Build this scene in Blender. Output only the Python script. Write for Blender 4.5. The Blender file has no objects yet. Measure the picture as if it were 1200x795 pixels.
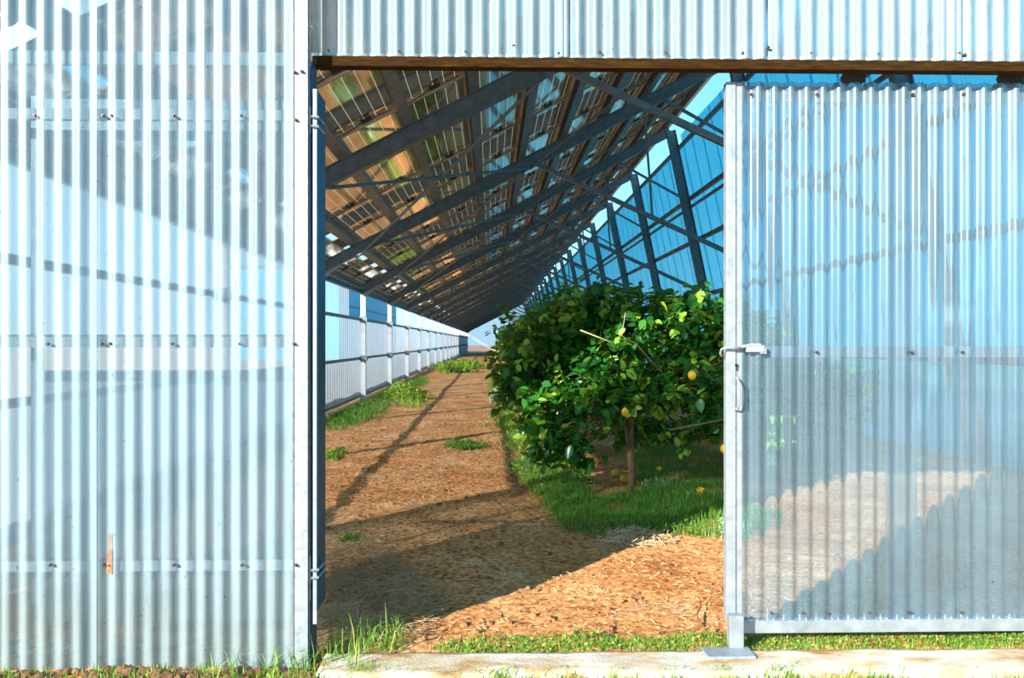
import bpy, math, random
import numpy as np
from mathutils import Vector, Matrix

random.seed(7)
RNG = np.random.default_rng(7)
SC = bpy.context.scene
COL = SC.collection

# ------------------------------------------------------------------ camera
F = 1000.0
CAMY, CAMZ = -3.84, 1.40
YAW = math.atan(0.025)
HOR = 400.5
cs, sn = math.cos(YAW), math.sin(YAW)

def W(px, py, y):
    """point where the view ray through a photo pixel meets the upright plane y"""
    a = (px - 600.0) / F
    dx = a * cs + sn
    dy = -a * sn + cs
    dz = -(py - HOR) / F
    t = (y - CAMY) / dy
    return Vector((dx * t, y, CAMZ + dz * t))

def G(px, py, z=0.0):
    """point where the view ray meets the ground"""
    a = (px - 600.0) / F
    dx = a * cs + sn
    dy = -a * sn + cs
    dz = -(py - HOR) / F
    t = (z - CAMZ) / dz
    return Vector((dx * t, CAMY + dy * t, z))

cam_d = bpy.data.cameras.new('camera')
cam_d.sensor_width = 36.0
cam_d.lens = 30.0
cam_d.shift_y = (HOR - 397.5) / 1200.0
cam_d.clip_end = 600
cam = bpy.data.objects.new('camera', cam_d)
COL.objects.link(cam)
cam.location = (0, CAMY, CAMZ)
cam.rotation_euler = (math.pi / 2, 0, -YAW)
SC.camera = cam

# ------------------------------------------------------------------ materials
def new_mat(name):
    m = bpy.data.materials.new(name)
    m.use_nodes = True
    nt = m.node_tree
    nt.nodes.clear()
    out = nt.nodes.new('ShaderNodeOutputMaterial')
    return m, nt, out

def nd(nt, typ, **kw):
    n = nt.nodes.new(typ)
    for k, v in kw.items():
        if k.startswith('i_'):
            key = k[2:]
            key = int(key) if key.isdigit() else key.replace('_', ' ')
            n.inputs[key].default_value = v
        else:
            setattr(n, k, v)
    return n

def c4(c):
    return (c[0], c[1], c[2], 1.0)

def ramp(nt, fac, stops):
    r = nt.nodes.new('ShaderNodeValToRGB')
    els = r.color_ramp.elements
    while len(els) < len(stops):
        els.new(0.5)
    for e, (p, c) in zip(els, stops):
        e.position = p
        e.color = c4(c) if len(c) == 3 else c
    nt.links.new(fac, r.inputs[0])
    return r

def noise_mat(name, stops, scale=5.0, rough=0.7, metal=0.0, bump=0.0, bscale=60.0, stretch=(1, 1, 1), spec=0.5, detail=6.0):
    m, nt, out = new_mat(name)
    tc = nd(nt, 'ShaderNodeTexCoord')
    mp = nd(nt, 'ShaderNodeMapping')
    mp.inputs['Scale'].default_value = stretch
    nt.links.new(tc.outputs['Object'], mp.inputs[0])
    n = nd(nt, 'ShaderNodeTexNoise', i_Scale=scale, i_Detail=detail, i_Roughness=0.6)
    nt.links.new(mp.outputs[0], n.inputs['Vector'])
    r = ramp(nt, n.outputs['Fac'], stops)
    p = nd(nt, 'ShaderNodeBsdfPrincipled', i_Roughness=rough, i_Metallic=metal)
    p.inputs['Specular IOR Level'].default_value = spec
    nt.links.new(r.outputs[0], p.inputs['Base Color'])
    if bump:
        n2 = nd(nt, 'ShaderNodeTexNoise', i_Scale=bscale, i_Detail=4.0)
        nt.links.new(mp.outputs[0], n2.inputs['Vector'])
        b = nd(nt, 'ShaderNodeBump', i_Strength=bump, i_Distance=0.02)
        nt.links.new(n2.outputs['Fac'], b.inputs['Height'])
        nt.links.new(b.outputs[0], p.inputs['Normal'])
    nt.links.new(p.outputs[0], out.inputs[0])
    return m

def sheet_mat(name, body, tint, clear, transl=0.5, rough=0.22, gloss=1.0, dirt=0.25, blur=0.5, brough=0.12, stain=(1.0, 1.0, 1.0)):
    """corrugated plastic: partly clear, partly milky, with a soft sheen"""
    m, nt, out = new_mat(name)
    tc = nd(nt, 'ShaderNodeTexCoord')
    mp = nd(nt, 'ShaderNodeMapping')
    mp.inputs['Scale'].default_value = (9.0, 9.0, 0.5)
    nt.links.new(tc.outputs['Object'], mp.inputs[0])
    n = nd(nt, 'ShaderNodeTexNoise', i_Scale=1.6, i_Detail=6.0, i_Roughness=0.65)
    nt.links.new(mp.outputs[0], n.inputs['Vector'])
    n2 = nd(nt, 'ShaderNodeTexNoise', i_Scale=2.2, i_Detail=4.0, i_Roughness=0.6)
    nt.links.new(tc.outputs['Object'], n2.inputs['Vector'])
    # body colour, faintly grimy in streaks
    r = ramp(nt, n.outputs['Fac'], [(0.3, tuple(b * (1 - dirt) for b in body)), (0.62, body)])
    # tan splash stains near the ground and dark mildew specks
    sz = nd(nt, 'ShaderNodeSeparateXYZ')
    nt.links.new(tc.outputs['Object'], sz.inputs[0])
    zz = nd(nt, 'ShaderNodeMath', operation='MULTIPLY_ADD')
    nt.links.new(n.outputs['Fac'], zz.inputs[0])
    zz.inputs[1].default_value = -0.5
    nt.links.new(sz.outputs[2], zz.inputs[2])
    st = ramp(nt, zz.outputs[0], [(0.0, stain), (0.22, (1.0, 1.0, 1.0))])
    sk = nd(nt, 'ShaderNodeTexNoise', i_Scale=70.0, i_Detail=3.0)
    nt.links.new(tc.outputs['Object'], sk.inputs['Vector'])
    skr = ramp(nt, sk.outputs['Fac'], [(0.27, (0.35, 0.33, 0.32)), (0.31, (1.0, 1.0, 1.0))])
    mm = nd(nt, 'ShaderNodeMix', data_type='RGBA', blend_type='MULTIPLY')
    mm.inputs['Factor'].default_value = 1.0
    nt.links.new(r.outputs[0], mm.inputs['A'])
    nt.links.new(st.outputs[0], mm.inputs['B'])
    m4 = nd(nt, 'ShaderNodeMix', data_type='RGBA', blend_type='MULTIPLY')
    m4.inputs['Factor'].default_value = 1.0
    nt.links.new(mm.outputs['Result'], m4.inputs['A'])
    nt.links.new(skr.outputs[0], m4.inputs['B'])
    dif = nd(nt, 'ShaderNodeBsdfDiffuse')
    trl = nd(nt, 'ShaderNodeBsdfTranslucent')
    nt.links.new(m4.outputs['Result'], dif.inputs[0])
    nt.links.new(m4.outputs['Result'], trl.inputs[0])
    mx = nd(nt, 'ShaderNodeMixShader', i_0=transl)
    nt.links.new(dif.outputs[0], mx.inputs[1])
    nt.links.new(trl.outputs[0], mx.inputs[2])
    tr = nd(nt, 'ShaderNodeBsdfTransparent')
    tr.inputs[0].default_value = c4(tint)
    # clearness falls at grazing angles and varies a little over the sheet
    lw = nd(nt, 'ShaderNodeLayerWeight', i_Blend=0.35)
    m1 = nd(nt, 'ShaderNodeMath', operation='MULTIPLY_ADD')
    nt.links.new(lw.outputs['Facing'], m1.inputs[0])
    m1.inputs[1].default_value = -clear * 0.5
    m1.inputs[2].default_value = clear
    m2 = nd(nt, 'ShaderNodeMath', operation='MULTIPLY_ADD')
    nt.links.new(n2.outputs['Fac'], m2.inputs[0])
    m2.inputs[1].default_value = 0.3
    m2.inputs[2].default_value = -0.15
    m3 = nd(nt, 'ShaderNodeMath', operation='ADD', use_clamp=True)
    nt.links.new(m1.outputs[0], m3.inputs[0])
    nt.links.new(m2.outputs[0], m3.inputs[1])
    rf = nd(nt, 'ShaderNodeBsdfRefraction', i_Roughness=brough, i_IOR=1.02)
    rf.inputs[0].default_value = c4(tint)
    mt = nd(nt, 'ShaderNodeMixShader', i_0=blur)
    nt.links.new(tr.outputs[0], mt.inputs[1])
    nt.links.new(rf.outputs[0], mt.inputs[2])
    mx2 = nd(nt, 'ShaderNodeMixShader')
    nt.links.new(m3.outputs[0], mx2.inputs[0])
    nt.links.new(mx.outputs[0], mx2.inputs[1])
    nt.links.new(mt.outputs[0], mx2.inputs[2])
    gl = nd(nt, 'ShaderNodeBsdfGlossy', i_Roughness=rough)
    gl.inputs[0].default_value = (1, 1, 1, 1)
    fr = nd(nt, 'ShaderNodeFresnel', i_IOR=1.5)
    mg = nd(nt, 'ShaderNodeMath', operation='MULTIPLY', use_clamp=True)
    mg.inputs[1].default_value = gloss
    nt.links.new(fr.outputs[0], mg.inputs[0])
    mx3 = nd(nt, 'ShaderNodeMixShader')
    nt.links.new(mg.outputs[0], mx3.inputs[0])
    nt.links.new(mx2.outputs[0], mx3.inputs[1])
    nt.links.new(gl.outputs[0], mx3.inputs[2])
    nt.links.new(mx3.outputs[0], out.inputs[0])
    return m

M = {}
M['sheet'] = sheet_mat('pale_corrugated_sheet', (0.31, 0.45, 0.53), (0.80, 0.93, 0.97), 0.48, 0.07, 0.34, 1.1, 0.3, 0.5, 0.2, (1.0, 0.92, 0.84))
M['door_sheet'] = sheet_mat('clear_corrugated_sheet', (0.22, 0.38, 0.48), (0.56, 0.70, 0.80), 0.74, 0.05, 0.25, 1.9, 0.25, 0.85, 0.12)
M['cyan_sheet'] = sheet_mat('cyan_corrugated_sheet', (0.11, 0.60, 0.76), (0.20, 0.74, 0.92), 0.50, 0.75, 0.3, 1.0, 0.3, 0.3)
M['left_sheet'] = sheet_mat('milky_corrugated_sheet', (0.52, 0.57, 0.64), (0.90, 0.95, 1.0), 0.55, 0.72, 0.35, 0.8, 0.15, 0.1)

M['galv'] = noise_mat('galvanised_steel', [(0.3, (0.25, 0.29, 0.32)), (0.7, (0.40, 0.45, 0.48))], 14, 0.42, 0.45, 0.05, 90)
M['galv_shaded'] = noise_mat('shaded_galvanised_steel', [(0.3, (0.10, 0.14, 0.155)), (0.7, (0.20, 0.25, 0.28))], 8, 0.45, 0.35, 0.05, 90)  # same galvanised steel, with the shade under the roof put into its colour
M['blue_steel'] = noise_mat('dark_blue_steel', [(0.3, (0.015, 0.06, 0.11)), (0.7, (0.03, 0.10, 0.17))], 8, 0.4, 0.3, 0.05, 90)
M['post'] = noise_mat('sunlit_galvanised_post', [(0.3, (0.42, 0.43, 0.45)), (0.7, (0.56, 0.57, 0.59))], 8, 0.5, 0.1, 0.05, 90)  # galvanised like the rafters; sunlit whiteness is put into the colour
M['white_steel'] = noise_mat('bright_zinc', [(0.25, (0.19, 0.22, 0.25)), (0.5, (0.27, 0.31, 0.34)), (0.8, (0.36, 0.40, 0.43))], 25, 0.45, 0.2, 0.06, 120)
M['pale_rail'] = noise_mat('pale_rail', [(0.3, (0.55, 0.58, 0.60)), (0.7, (0.72, 0.75, 0.77))], 14, 0.5, 0.0)
M['rust'] = noise_mat('rusty_angle', [(0.3, (0.014, 0.006, 0.001)), (0.55, (0.032, 0.015, 0.003)), (0.8, (0.06, 0.028, 0.005))], 12, 0.9, 0.0, 0.2, 80, (1, 4, 8), 0.08)
M['purlin'] = noise_mat('purlin_steel', [(0.3, (0.16, 0.17, 0.19)), (0.7, (0.30, 0.32, 0.34))], 9, 0.45, 0.35, 0.05, 90)
M['alu'] = noise_mat('panel_frame_aluminium', [(0.3, (0.45, 0.38, 0.30)), (0.7, (0.62, 0.54, 0.44))], 9, 0.35, 0.35)
M['black'] = noise_mat('black_plastic', [(0.3, (0.01, 0.01, 0.012)), (0.7, (0.03, 0.03, 0.03))], 9, 0.45)
M['screw'] = noise_mat('dark_screw_head', [(0.3, (0.05, 0.035, 0.035)), (0.7, (0.16, 0.10, 0.09))], 60, 0.5, 0.4)
M['concrete'] = noise_mat('worn_concrete', [(0.32, (0.36, 0.19, 0.07)), (0.44, (0.54, 0.38, 0.22)), (0.54, (0.62, 0.53, 0.41)), (0.75, (0.68, 0.63, 0.56))], 3.2, 0.9, 0.0, 0.5, 70, (1, 2.5, 1), 0.2, 10)
M['bark'] = noise_mat('brown_bark', [(0.3, (0.10, 0.05, 0.025)), (0.7, (0.26, 0.14, 0.07))], 20, 0.85, 0, 0.4, 60, (1, 1, 0.3))
M['twig'] = noise_mat('pale_twig_bark', [(0.3, (0.28, 0.19, 0.10)), (0.7, (0.50, 0.38, 0.22))], 20, 0.85)
M['lemon'] = noise_mat('lemon_peel', [(0.3, (0.98, 0.50, 0.01)), (0.7, (1.0, 0.66, 0.02))], 8, 0.4, 0, 0.15, 160)
M['lime'] = noise_mat('unripe_lemon_peel', [(0.3, (0.42, 0.45, 0.02)), (0.7, (0.66, 0.60, 0.03))], 8, 0.4, 0, 0.15, 160)
M['straw'] = noise_mat('dry_straw', [(0.3, (0.55, 0.32, 0.15)), (0.7, (0.92, 0.70, 0.44))], 3, 0.8)
M['straw_dull'] = noise_mat('dull_dry_grass', [(0.3, (0.36, 0.17, 0.07)), (0.7, (0.66, 0.40, 0.20))], 3, 0.8)
M['board'] = noise_mat('brown_board', [(0.3, (0.12, 0.07, 0.04)), (0.7, (0.26, 0.16, 0.10))], 8, 0.7)
M['orange_rust'] = noise_mat('orange_rust', [(0.3, (0.20, 0.08, 0.04)), (0.7, (0.45, 0.22, 0.12))], 40, 0.9)
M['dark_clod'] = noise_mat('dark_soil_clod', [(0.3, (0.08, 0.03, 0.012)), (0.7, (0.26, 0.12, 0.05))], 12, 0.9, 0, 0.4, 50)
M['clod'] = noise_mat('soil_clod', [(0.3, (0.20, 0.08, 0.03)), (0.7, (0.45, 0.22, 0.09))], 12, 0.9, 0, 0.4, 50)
M['blue_clad'] = noise_mat('blue_cladding', [(0.3, (0.00, 0.33, 0.55)), (0.7, (0.01, 0.40, 0.62))], 0.4, 0.6, 0.0)
M['shed_frame'] = noise_mat('shed_trim', [(0.3, (0.01, 0.10, 0.25)), (0.7, (0.02, 0.15, 0.33))], 2, 0.6)
M['bank'] = noise_mat('bank_soil', [(0.3, (0.05, 0.06, 0.03)), (0.7, (0.16, 0.15, 0.08))], 3, 0.95, 0, 0.5, 10)

def soil_mat():
    m, nt, out = new_mat('orange_soil')
    tc = nd(nt, 'ShaderNodeTexCoord')
    def noi(scale, det=8.0, ro=0.65):
        n = nd(nt, 'ShaderNodeTexNoise', i_Scale=scale, i_Detail=det, i_Roughness=ro)
        nt.links.new(tc.outputs['Object'], n.inputs['Vector'])
        return n
    a = noi(1.1)
    b = noi(26.0, 6.0, 0.75)
    r1 = ramp(nt, a.outputs['Fac'], [(0.3, (0.50, 0.19, 0.055)), (0.5, (0.77, 0.37, 0.15)), (0.7, (0.92, 0.57, 0.31))])
    r2 = ramp(nt, b.outputs['Fac'], [(0.36, (0.30, 0.19, 0.12)), (0.48, (0.90, 0.82, 0.72)), (0.64, (1.45, 1.45, 1.4))])
    mx = nd(nt, 'ShaderNodeMix', data_type='RGBA', blend_type='MULTIPLY')
    mx.inputs['Factor'].default_value = 1.0
    nt.links.new(r1.outputs[0], mx.inputs['A'])
    nt.links.new(r2.outputs[0], mx.inputs['B'])
    p = nd(nt, 'ShaderNodeBsdfPrincipled', i_Roughness=0.95)
    p.inputs['Specular IOR Level'].default_value = 0.1
    nt.links.new(mx.outputs['Result'], p.inputs['Base Color'])
    bn = nd(nt, 'ShaderNodeBump', i_Strength=0.8, i_Distance=0.03)
    nt.links.new(b.outputs['Fac'], bn.inputs['Height'])
    nt.links.new(bn.outputs[0], p.inputs['Normal'])
    nt.links.new(p.outputs[0], out.inputs[0])
    return m
M['soil'] = soil_mat()

def leaf_mat(name, dark, mid, light, rough=0.38, tr=0.35, trc=(0.35, 0.60, 0.04)):
    m, nt, out = new_mat(name)
    at = nd(nt, 'ShaderNodeAttribute', attribute_name='tone')
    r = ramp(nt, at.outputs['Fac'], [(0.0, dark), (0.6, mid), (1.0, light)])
    p = nd(nt, 'ShaderNodeBsdfPrincipled', i_Roughness=rough)
    nt.links.new(r.outputs[0], p.inputs['Base Color'])
    t = nd(nt, 'ShaderNodeBsdfTranslucent')
    t.inputs[0].default_value = c4(trc)
    mx = nd(nt, 'ShaderNodeMixShader', i_0=tr)
    nt.links.new(p.outputs[0], mx.inputs[1])
    nt.links.new(t.outputs[0], mx.inputs[2])
    nt.links.new(mx.outputs[0], out.inputs[0])
    return m
M['leaf'] = leaf_mat('citrus_leaf', (0.008, 0.060, 0.016), (0.030, 0.19, 0.028), (0.42, 0.66, 0.07), 0.26, 0.22, (0.34, 0.62, 0.04))
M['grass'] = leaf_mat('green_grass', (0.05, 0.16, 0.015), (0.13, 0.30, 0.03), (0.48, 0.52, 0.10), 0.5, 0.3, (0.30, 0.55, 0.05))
M['weed'] = leaf_mat('weed_leaf', (0.06, 0.18, 0.02), (0.16, 0.36, 0.04), (0.55, 0.62, 0.08), 0.5, 0.3, (0.40, 0.60, 0.05))
M['pale_leaf'] = leaf_mat('pale_green_leaf', (0.16, 0.32, 0.12), (0.34, 0.52, 0.26), (0.62, 0.72, 0.42), 0.5, 0.2, (0.4, 0.6, 0.2))

def pv_mat():
    """solar laminate seen from beneath: brownish cells, pale dashed seams, glassy sheen"""
    m, nt, out = new_mat('solar_laminate')
    tc = nd(nt, 'ShaderNodeTexCoord')
    sp = nd(nt, 'ShaderNodeSeparateXYZ')
    nt.links.new(tc.outputs['Object'], sp.inputs[0])
    def math_(op, a, b=None, c=None):
        n = nd(nt, 'ShaderNodeMath', operation=op)
        for i, v in enumerate((a, b, c)):
            if v is None:
                continue
            if isinstance(v, (int, float)):
                n.inputs[i].default_value = v
            else:
                nt.links.new(v, n.inputs[i])
        return n.outputs[0]
    X, Y = sp.outputs[0], sp.outputs[1]
    fx = math_('FRACT', math_('MULTIPLY_ADD', X, 6.0 / 0.78, 20.5))      # seams fall at fract 0.5
    dx = math_('ABSOLUTE', math_('SUBTRACT', fx, 0.5))
    seam = math_('LESS_THAN', dx, 0.034)
    fy = math_('FRACT', math_('MULTIPLY', Y, 1 / 0.065))
    dash = math_('LESS_THAN', fy, 0.68)
    s1 = math_('MULTIPLY', seam, dash)
    fy2 = math_('FRACT', math_('MULTIPLY_ADD', Y, 1 / 0.135, 0.5))
    cross = math_('LESS_THAN', math_('ABSOLUTE', math_('SUBTRACT', fy2, 0.5)), 0.012)
    fr = math_('FRACT', math_('MULTIPLY', Y, 1 / 0.032))
    rib = math_('LESS_THAN', fr, 0.3)
    n = nd(nt, 'ShaderNodeTexNoise', i_Scale=2.0, i_Detail=4.0)
    nt.links.new(tc.outputs['Object'], n.inputs['Vector'])
    base = ramp(nt, n.outputs['Fac'], [(0.3, (0.19, 0.13, 0.065)), (0.7, (0.34, 0.24, 0.13))])
    mx1 = nd(nt, 'ShaderNodeMix', data_type='RGBA', blend_type='MULTIPLY')
    nt.links.new(math_('MULTIPLY', rib, 0.55), mx1.inputs['Factor'])
    nt.links.new(base.outputs[0], mx1.inputs['A'])
    mx1.inputs['B'].default_value = (0.25, 0.25, 0.28, 1)
    mx2 = nd(nt, 'ShaderNodeMix', data_type='RGBA')
    nt.links.new(s1, mx2.inputs['Factor'])
    nt.links.new(mx1.outputs['Result'], mx2.inputs['A'])
    mx2.inputs['B'].default_value = (0.85, 0.74, 0.50, 1)
    mx3 = nd(nt, 'ShaderNodeMix', data_type='RGBA')
    nt.links.new(math_('MULTIPLY', cross, 0.35), mx3.inputs['Factor'])
    nt.links.new(mx2.outputs['Result'], mx3.inputs['A'])
    mx3.inputs['B'].default_value = (0.5, 0.42, 0.3, 1)
    d0 = nd(nt, 'ShaderNodeBsdfDiffuse')
    nt.links.new(mx3.outputs['Result'], d0.inputs[0])
    t0 = nd(nt, 'ShaderNodeBsdfTranslucent')
    nt.links.new(mx3.outputs['Result'], t0.inputs[0])
    d = nd(nt, 'ShaderNodeMixShader', i_0=0.3)
    nt.links.new(d0.outputs[0], d.inputs[1])
    nt.links.new(t0.outputs[0], d.inputs[2])
    g = nd(nt, 'ShaderNodeBsdfGlossy', i_Roughness=0.06)
    g.inputs[0].default_value = (0.95, 0.92, 0.85, 1)
    f = nd(nt, 'ShaderNodeFresnel', i_IOR=1.9)
    gf = math_('MULTIPLY', f.outputs[0], math_('SUBTRACT', 1.0, math_('MULTIPLY', s1, 0.7)))
    ms = nd(nt, 'ShaderNodeMixShader')
    nt.links.new(math_('MINIMUM', math_('MULTIPLY', gf, 1.0), 0.9), ms.inputs[0])
    nt.links.new(d.outputs[0], ms.inputs[1])
    nt.links.new(g.outputs[0], ms.inputs[2])
    nt.links.new(ms.outputs[0], out.inputs[0])
    return m
M['pv'] = pv_mat()

# ------------------------------------------------------------------ geometry helpers
class MB:
    def __init__(self):
        self.v = []
        self.f = []
        self.n = 0
    def add(self, vs, fs):
        b = self.n
        self.v.extend([tuple(p) for p in vs])
        self.f.extend([tuple(i + b for i in f) for f in fs])
        self.n += len(vs)
        return self
    def box(self, x0, x1, y0, y1, z0, z1):
        return self.add([(x0, y0, z0), (x1, y0, z0), (x1, y1, z0), (x0, y1, z0), (x0, y0, z1), (x1, y0, z1), (x1, y1, z1), (x0, y1, z1)],
                        [(3, 2, 1, 0), (4, 5, 6, 7), (0, 1, 5, 4), (1, 2, 6, 5), (2, 3, 7, 6), (3, 0, 4, 7)])
    def bar(self, p0, p1, w, h, up=(0, 0, 1), w1=None, h1=None):
        """box section from p0 to p1; w across, h along 'up'"""
        p0, p1 = Vector(p0), Vector(p1)
        d = (p1 - p0).normalized()
        s = d.cross(Vector(up)).normalized()
        u = s.cross(d).normalized()
        w1 = w if w1 is None else w1
        h1 = h if h1 is None else h1
        vs = []
        for p, a, b in ((p0, w, h), (p1, w1, h1)):
            for i, j in ((-1, -1), (1, -1), (1, 1), (-1, 1)):
                vs.append(p + s * (i * a / 2) + u * (j * b / 2))
        return self.add(vs, [(0, 1, 2, 3), (7, 6, 5, 4), (0, 4, 5, 1), (1, 5, 6, 2), (2, 6, 7, 3), (3, 7, 4, 0)])
    def ibeam(self, p0, p1, w, h, t=0.012, up=(0, 0, 1)):
        p0, p1 = Vector(p0), Vector(p1)
        d = (p1 - p0).normalized()
        s = d.cross(Vector(up)).normalized()
        u = s.cross(d).normalized()
        o = u * (h / 2 - t / 2)
        self.bar(p0 + o, p1 + o, w, t, up)
        self.bar(p0 - o, p1 - o, w, t, up)
        self.bar(p0, p1, t, h - 2 * t, up)
        return self
    def tube(self, pts, r, n=8, r1=None):
        pts = [Vector(p) for p in pts]
        m = len(pts)
        vs = []
        ref = Vector((0.31, 0.17, 0.93)).normalized()
        for i, p in enumerate(pts):
            d = (pts[min(i + 1, m - 1)] - pts[max(i - 1, 0)]).normalized()
            a = d.cross(ref)
            if a.length < 1e-3:
                a = d.cross(Vector((1, 0, 0)))
            a.normalize()
            b = d.cross(a)
            rr = r if r1 is None else r + (r1 - r) * i / (m - 1)
            for k in range(n):
                t = 2 * math.pi * k / n
                vs.append(p + a * (rr * math.cos(t)) + b * (rr * math.sin(t)))
        fs = []
        for i in range(m - 1):
            for k in range(n):
                k2 = (k + 1) % n
                fs.append((i * n + k, i * n + k2, (i + 1) * n + k2, (i + 1) * n + k))
        fs.append(tuple(range(n - 1, -1, -1)))
        fs.append(tuple((m - 1) * n + k for k in range(n)))
        return self.add(vs, fs)
    def ball(self, c, rx, ry, rz, nu=16, nv=10, tip=0.0, bumpy=0.0):
        vs = []
        for j in range(nv + 1):
            ph = -math.pi / 2 + math.pi * j / nv
            for i in range(nu):
                th = 2 * math.pi * i / nu
                q = 1 + (random.uniform(-bumpy, bumpy) if 0 < j < nv else 0)
                zz = math.sin(ph)
                zz += tip * (abs(zz) ** 9) * (1 if zz > 0 else -1)
                vs.append((c[0] + rx * q * math.cos(ph) * math.cos(th), c[1] + ry * q * math.cos(ph) * math.sin(th), c[2] + rz * q * zz))
        fs = []
        for j in range(nv):
            for i in range(nu):
                i2 = (i + 1) % nu
                fs.append((j * nu + i, j * nu + i2, (j + 1) * nu + i2, (j + 1) * nu + i))
        return self.add(vs, fs)
    def build(self, name, mat, parent=None, smooth=False, bevel=0.0):
        off = Vector((0, 0, 0))
        if parent is not None:
            q = parent
            while q is not None:
                off += q.location
                q = q.parent
        me = bpy.data.meshes.new(name)
        me.from_pydata([(a - off.x, b - off.y, c - off.z) for a, b, c in self.v], [], self.f)
        me.materials.append(mat)
        if smooth:
            me.polygons.foreach_set('use_smooth', [True] * len(me.polygons))
        me.update()
        o = bpy.data.objects.new(name, me)
        COL.objects.link(o)
        if parent is not None:
            o.parent = parent
        if bevel:
            b = o.modifiers.new('bevel', 'BEVEL')
            b.width = bevel
            b.segments = 2
            b.limit_method = 'ANGLE'
        return o

def np_obj(name, v, f, mat, parent=None, tone=None, smooth=False, shift=True):
    """mesh from numpy arrays; f is (n,3) or (n,4); tone is one value per vertex"""
    v = np.asarray(v, dtype=np.float64).reshape(-1, 3)
    if parent is not None and shift:
        q = parent
        while q is not None:
            v = v - np.array(q.location)
            q = q.parent
    f = np.asarray(f, dtype=np.int32)
    me = bpy.data.meshes.new(name)
    k = f.shape[1]
    me.vertices.add(len(v))
    me.vertices.foreach_set('co', v.ravel())
    me.loops.add(f.size)
    me.loops.foreach_set('vertex_index', f.ravel())
    me.polygons.add(len(f))
    me.polygons.foreach_set('loop_start', np.arange(len(f), dtype=np.int32) * k)
    me.polygons.foreach_set('loop_total', np.full(len(f), k, dtype=np.int32))
    if smooth:
        me.polygons.foreach_set('use_smooth', np.ones(len(f), dtype=bool))
    me.update(calc_edges=True)
    me.validate()
    if tone is not None:
        at = me.attributes.new('tone', 'FLOAT', 'POINT')
        at.data.foreach_set('value', np.asarray(tone, dtype=np.float32))
    me.materials.append(mat)
    o = bpy.data.objects.new(name, me)
    COL.objects.link(o)
    if parent is not None:
        o.parent = parent
    return o

def tag(o, label=None, cat=None, group=None, kind=None):
    if label: o['label'] = label
    if cat: o['category'] = cat
    if group: o['group'] = group
    if kind: o['kind'] = kind
    return o

def thing(name, label, cat, loc=(0, 0, 0), group=None, kind=None):
    o = bpy.data.objects.new(name, None)
    o.empty_display_size = 0.1
    COL.objects.link(o)
    o.location = loc
    return tag(o, label, cat, group, kind)

ORD = ['first', 'second', 'third', 'fourth', 'fifth', 'sixth', 'seventh', 'eighth', 'ninth', 'tenth', 'eleventh', 'twelfth',
       'thirteenth', 'fourteenth', 'fifteenth', 'sixteenth', 'seventeenth', 'eighteenth', 'nineteenth', 'twentieth', 'twenty-first',
       'twenty-second', 'twenty-third', 'twenty-fourth', 'twenty-fifth', 'twenty-sixth', 'twenty-seventh', 'twenty-eighth',
       'twenty-ninth', 'thirtieth', 'thirty-first']

def corr_grid(P, U, V, N, width, h0, h1, pitch=0.076, amp=0.009, seg=8, rows=2, phase=0.0, sharp=0.0):
    """corrugated surface; U across the ribs, V along them. h0/h1 are callables (u)->start/end along V"""
    nu = int(round(width / pitch * seg)) + 1
    u = np.linspace(0, width, nu)
    w = np.cos(2 * np.pi * (u / pitch) + phase)
    if sharp:
        w = np.tanh(w * sharp) / math.tanh(sharp)
    w = w * amp
    a = np.array([h0(x) for x in u])
    b = np.array([h1(x) for x in u])
    t = np.linspace(0, 1, rows)
    P, U, V, N = (np.array(q, dtype=float) for q in (P, U, V, N))
    vv = a[:, None] + (b - a)[:, None] * t[None, :]
    pts = P + u[:, None, None] * U + vv[:, :, None] * V + w[:, None, None] * N
    idx = np.arange(nu * rows).reshape(nu, rows)
    f = np.stack([idx[:-1, :-1], idx[1:, :-1], idx[1:, 1:], idx[:-1, 1:]], axis=-1).reshape(-1, 4)
    return pts.reshape(-1, 3), f

def merge(parts):
    vs, fs, n = [], [], 0
    for v, f in parts:
        vs.append(v)
        fs.append(f + n)
        n += len(v)
    return np.concatenate(vs), np.concatenate(fs)

# ------------------------------------------------------------------ building dimensions
U_ = 0.00522
BAY = 5.22
EAVE_X, RIDGE_X, FOOT_X = -2.97, 4.23, 5.58
SLOPE = 0.515
KS = [0.83 + i for i in range(21)]
def ky(k): return BAY * k + CAMY
END_Y = ky(20.83) + 0.6
def roof_z(x, off=0.0): return 4.167 + SLOPE * x + off * 1.125      # centre of the rafters
RIDGE_Z = roof_z(RIDGE_X)
def right_x(z): return RIDGE_X + (RIDGE_Z - z) * (FOOT_X - RIDGE_X) / RIDGE_Z
RN = Vector((-SLOPE, 0, 1)).normalized()                            # roof normal
RS = Vector((1, 0, SLOPE)).normalized()

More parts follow.
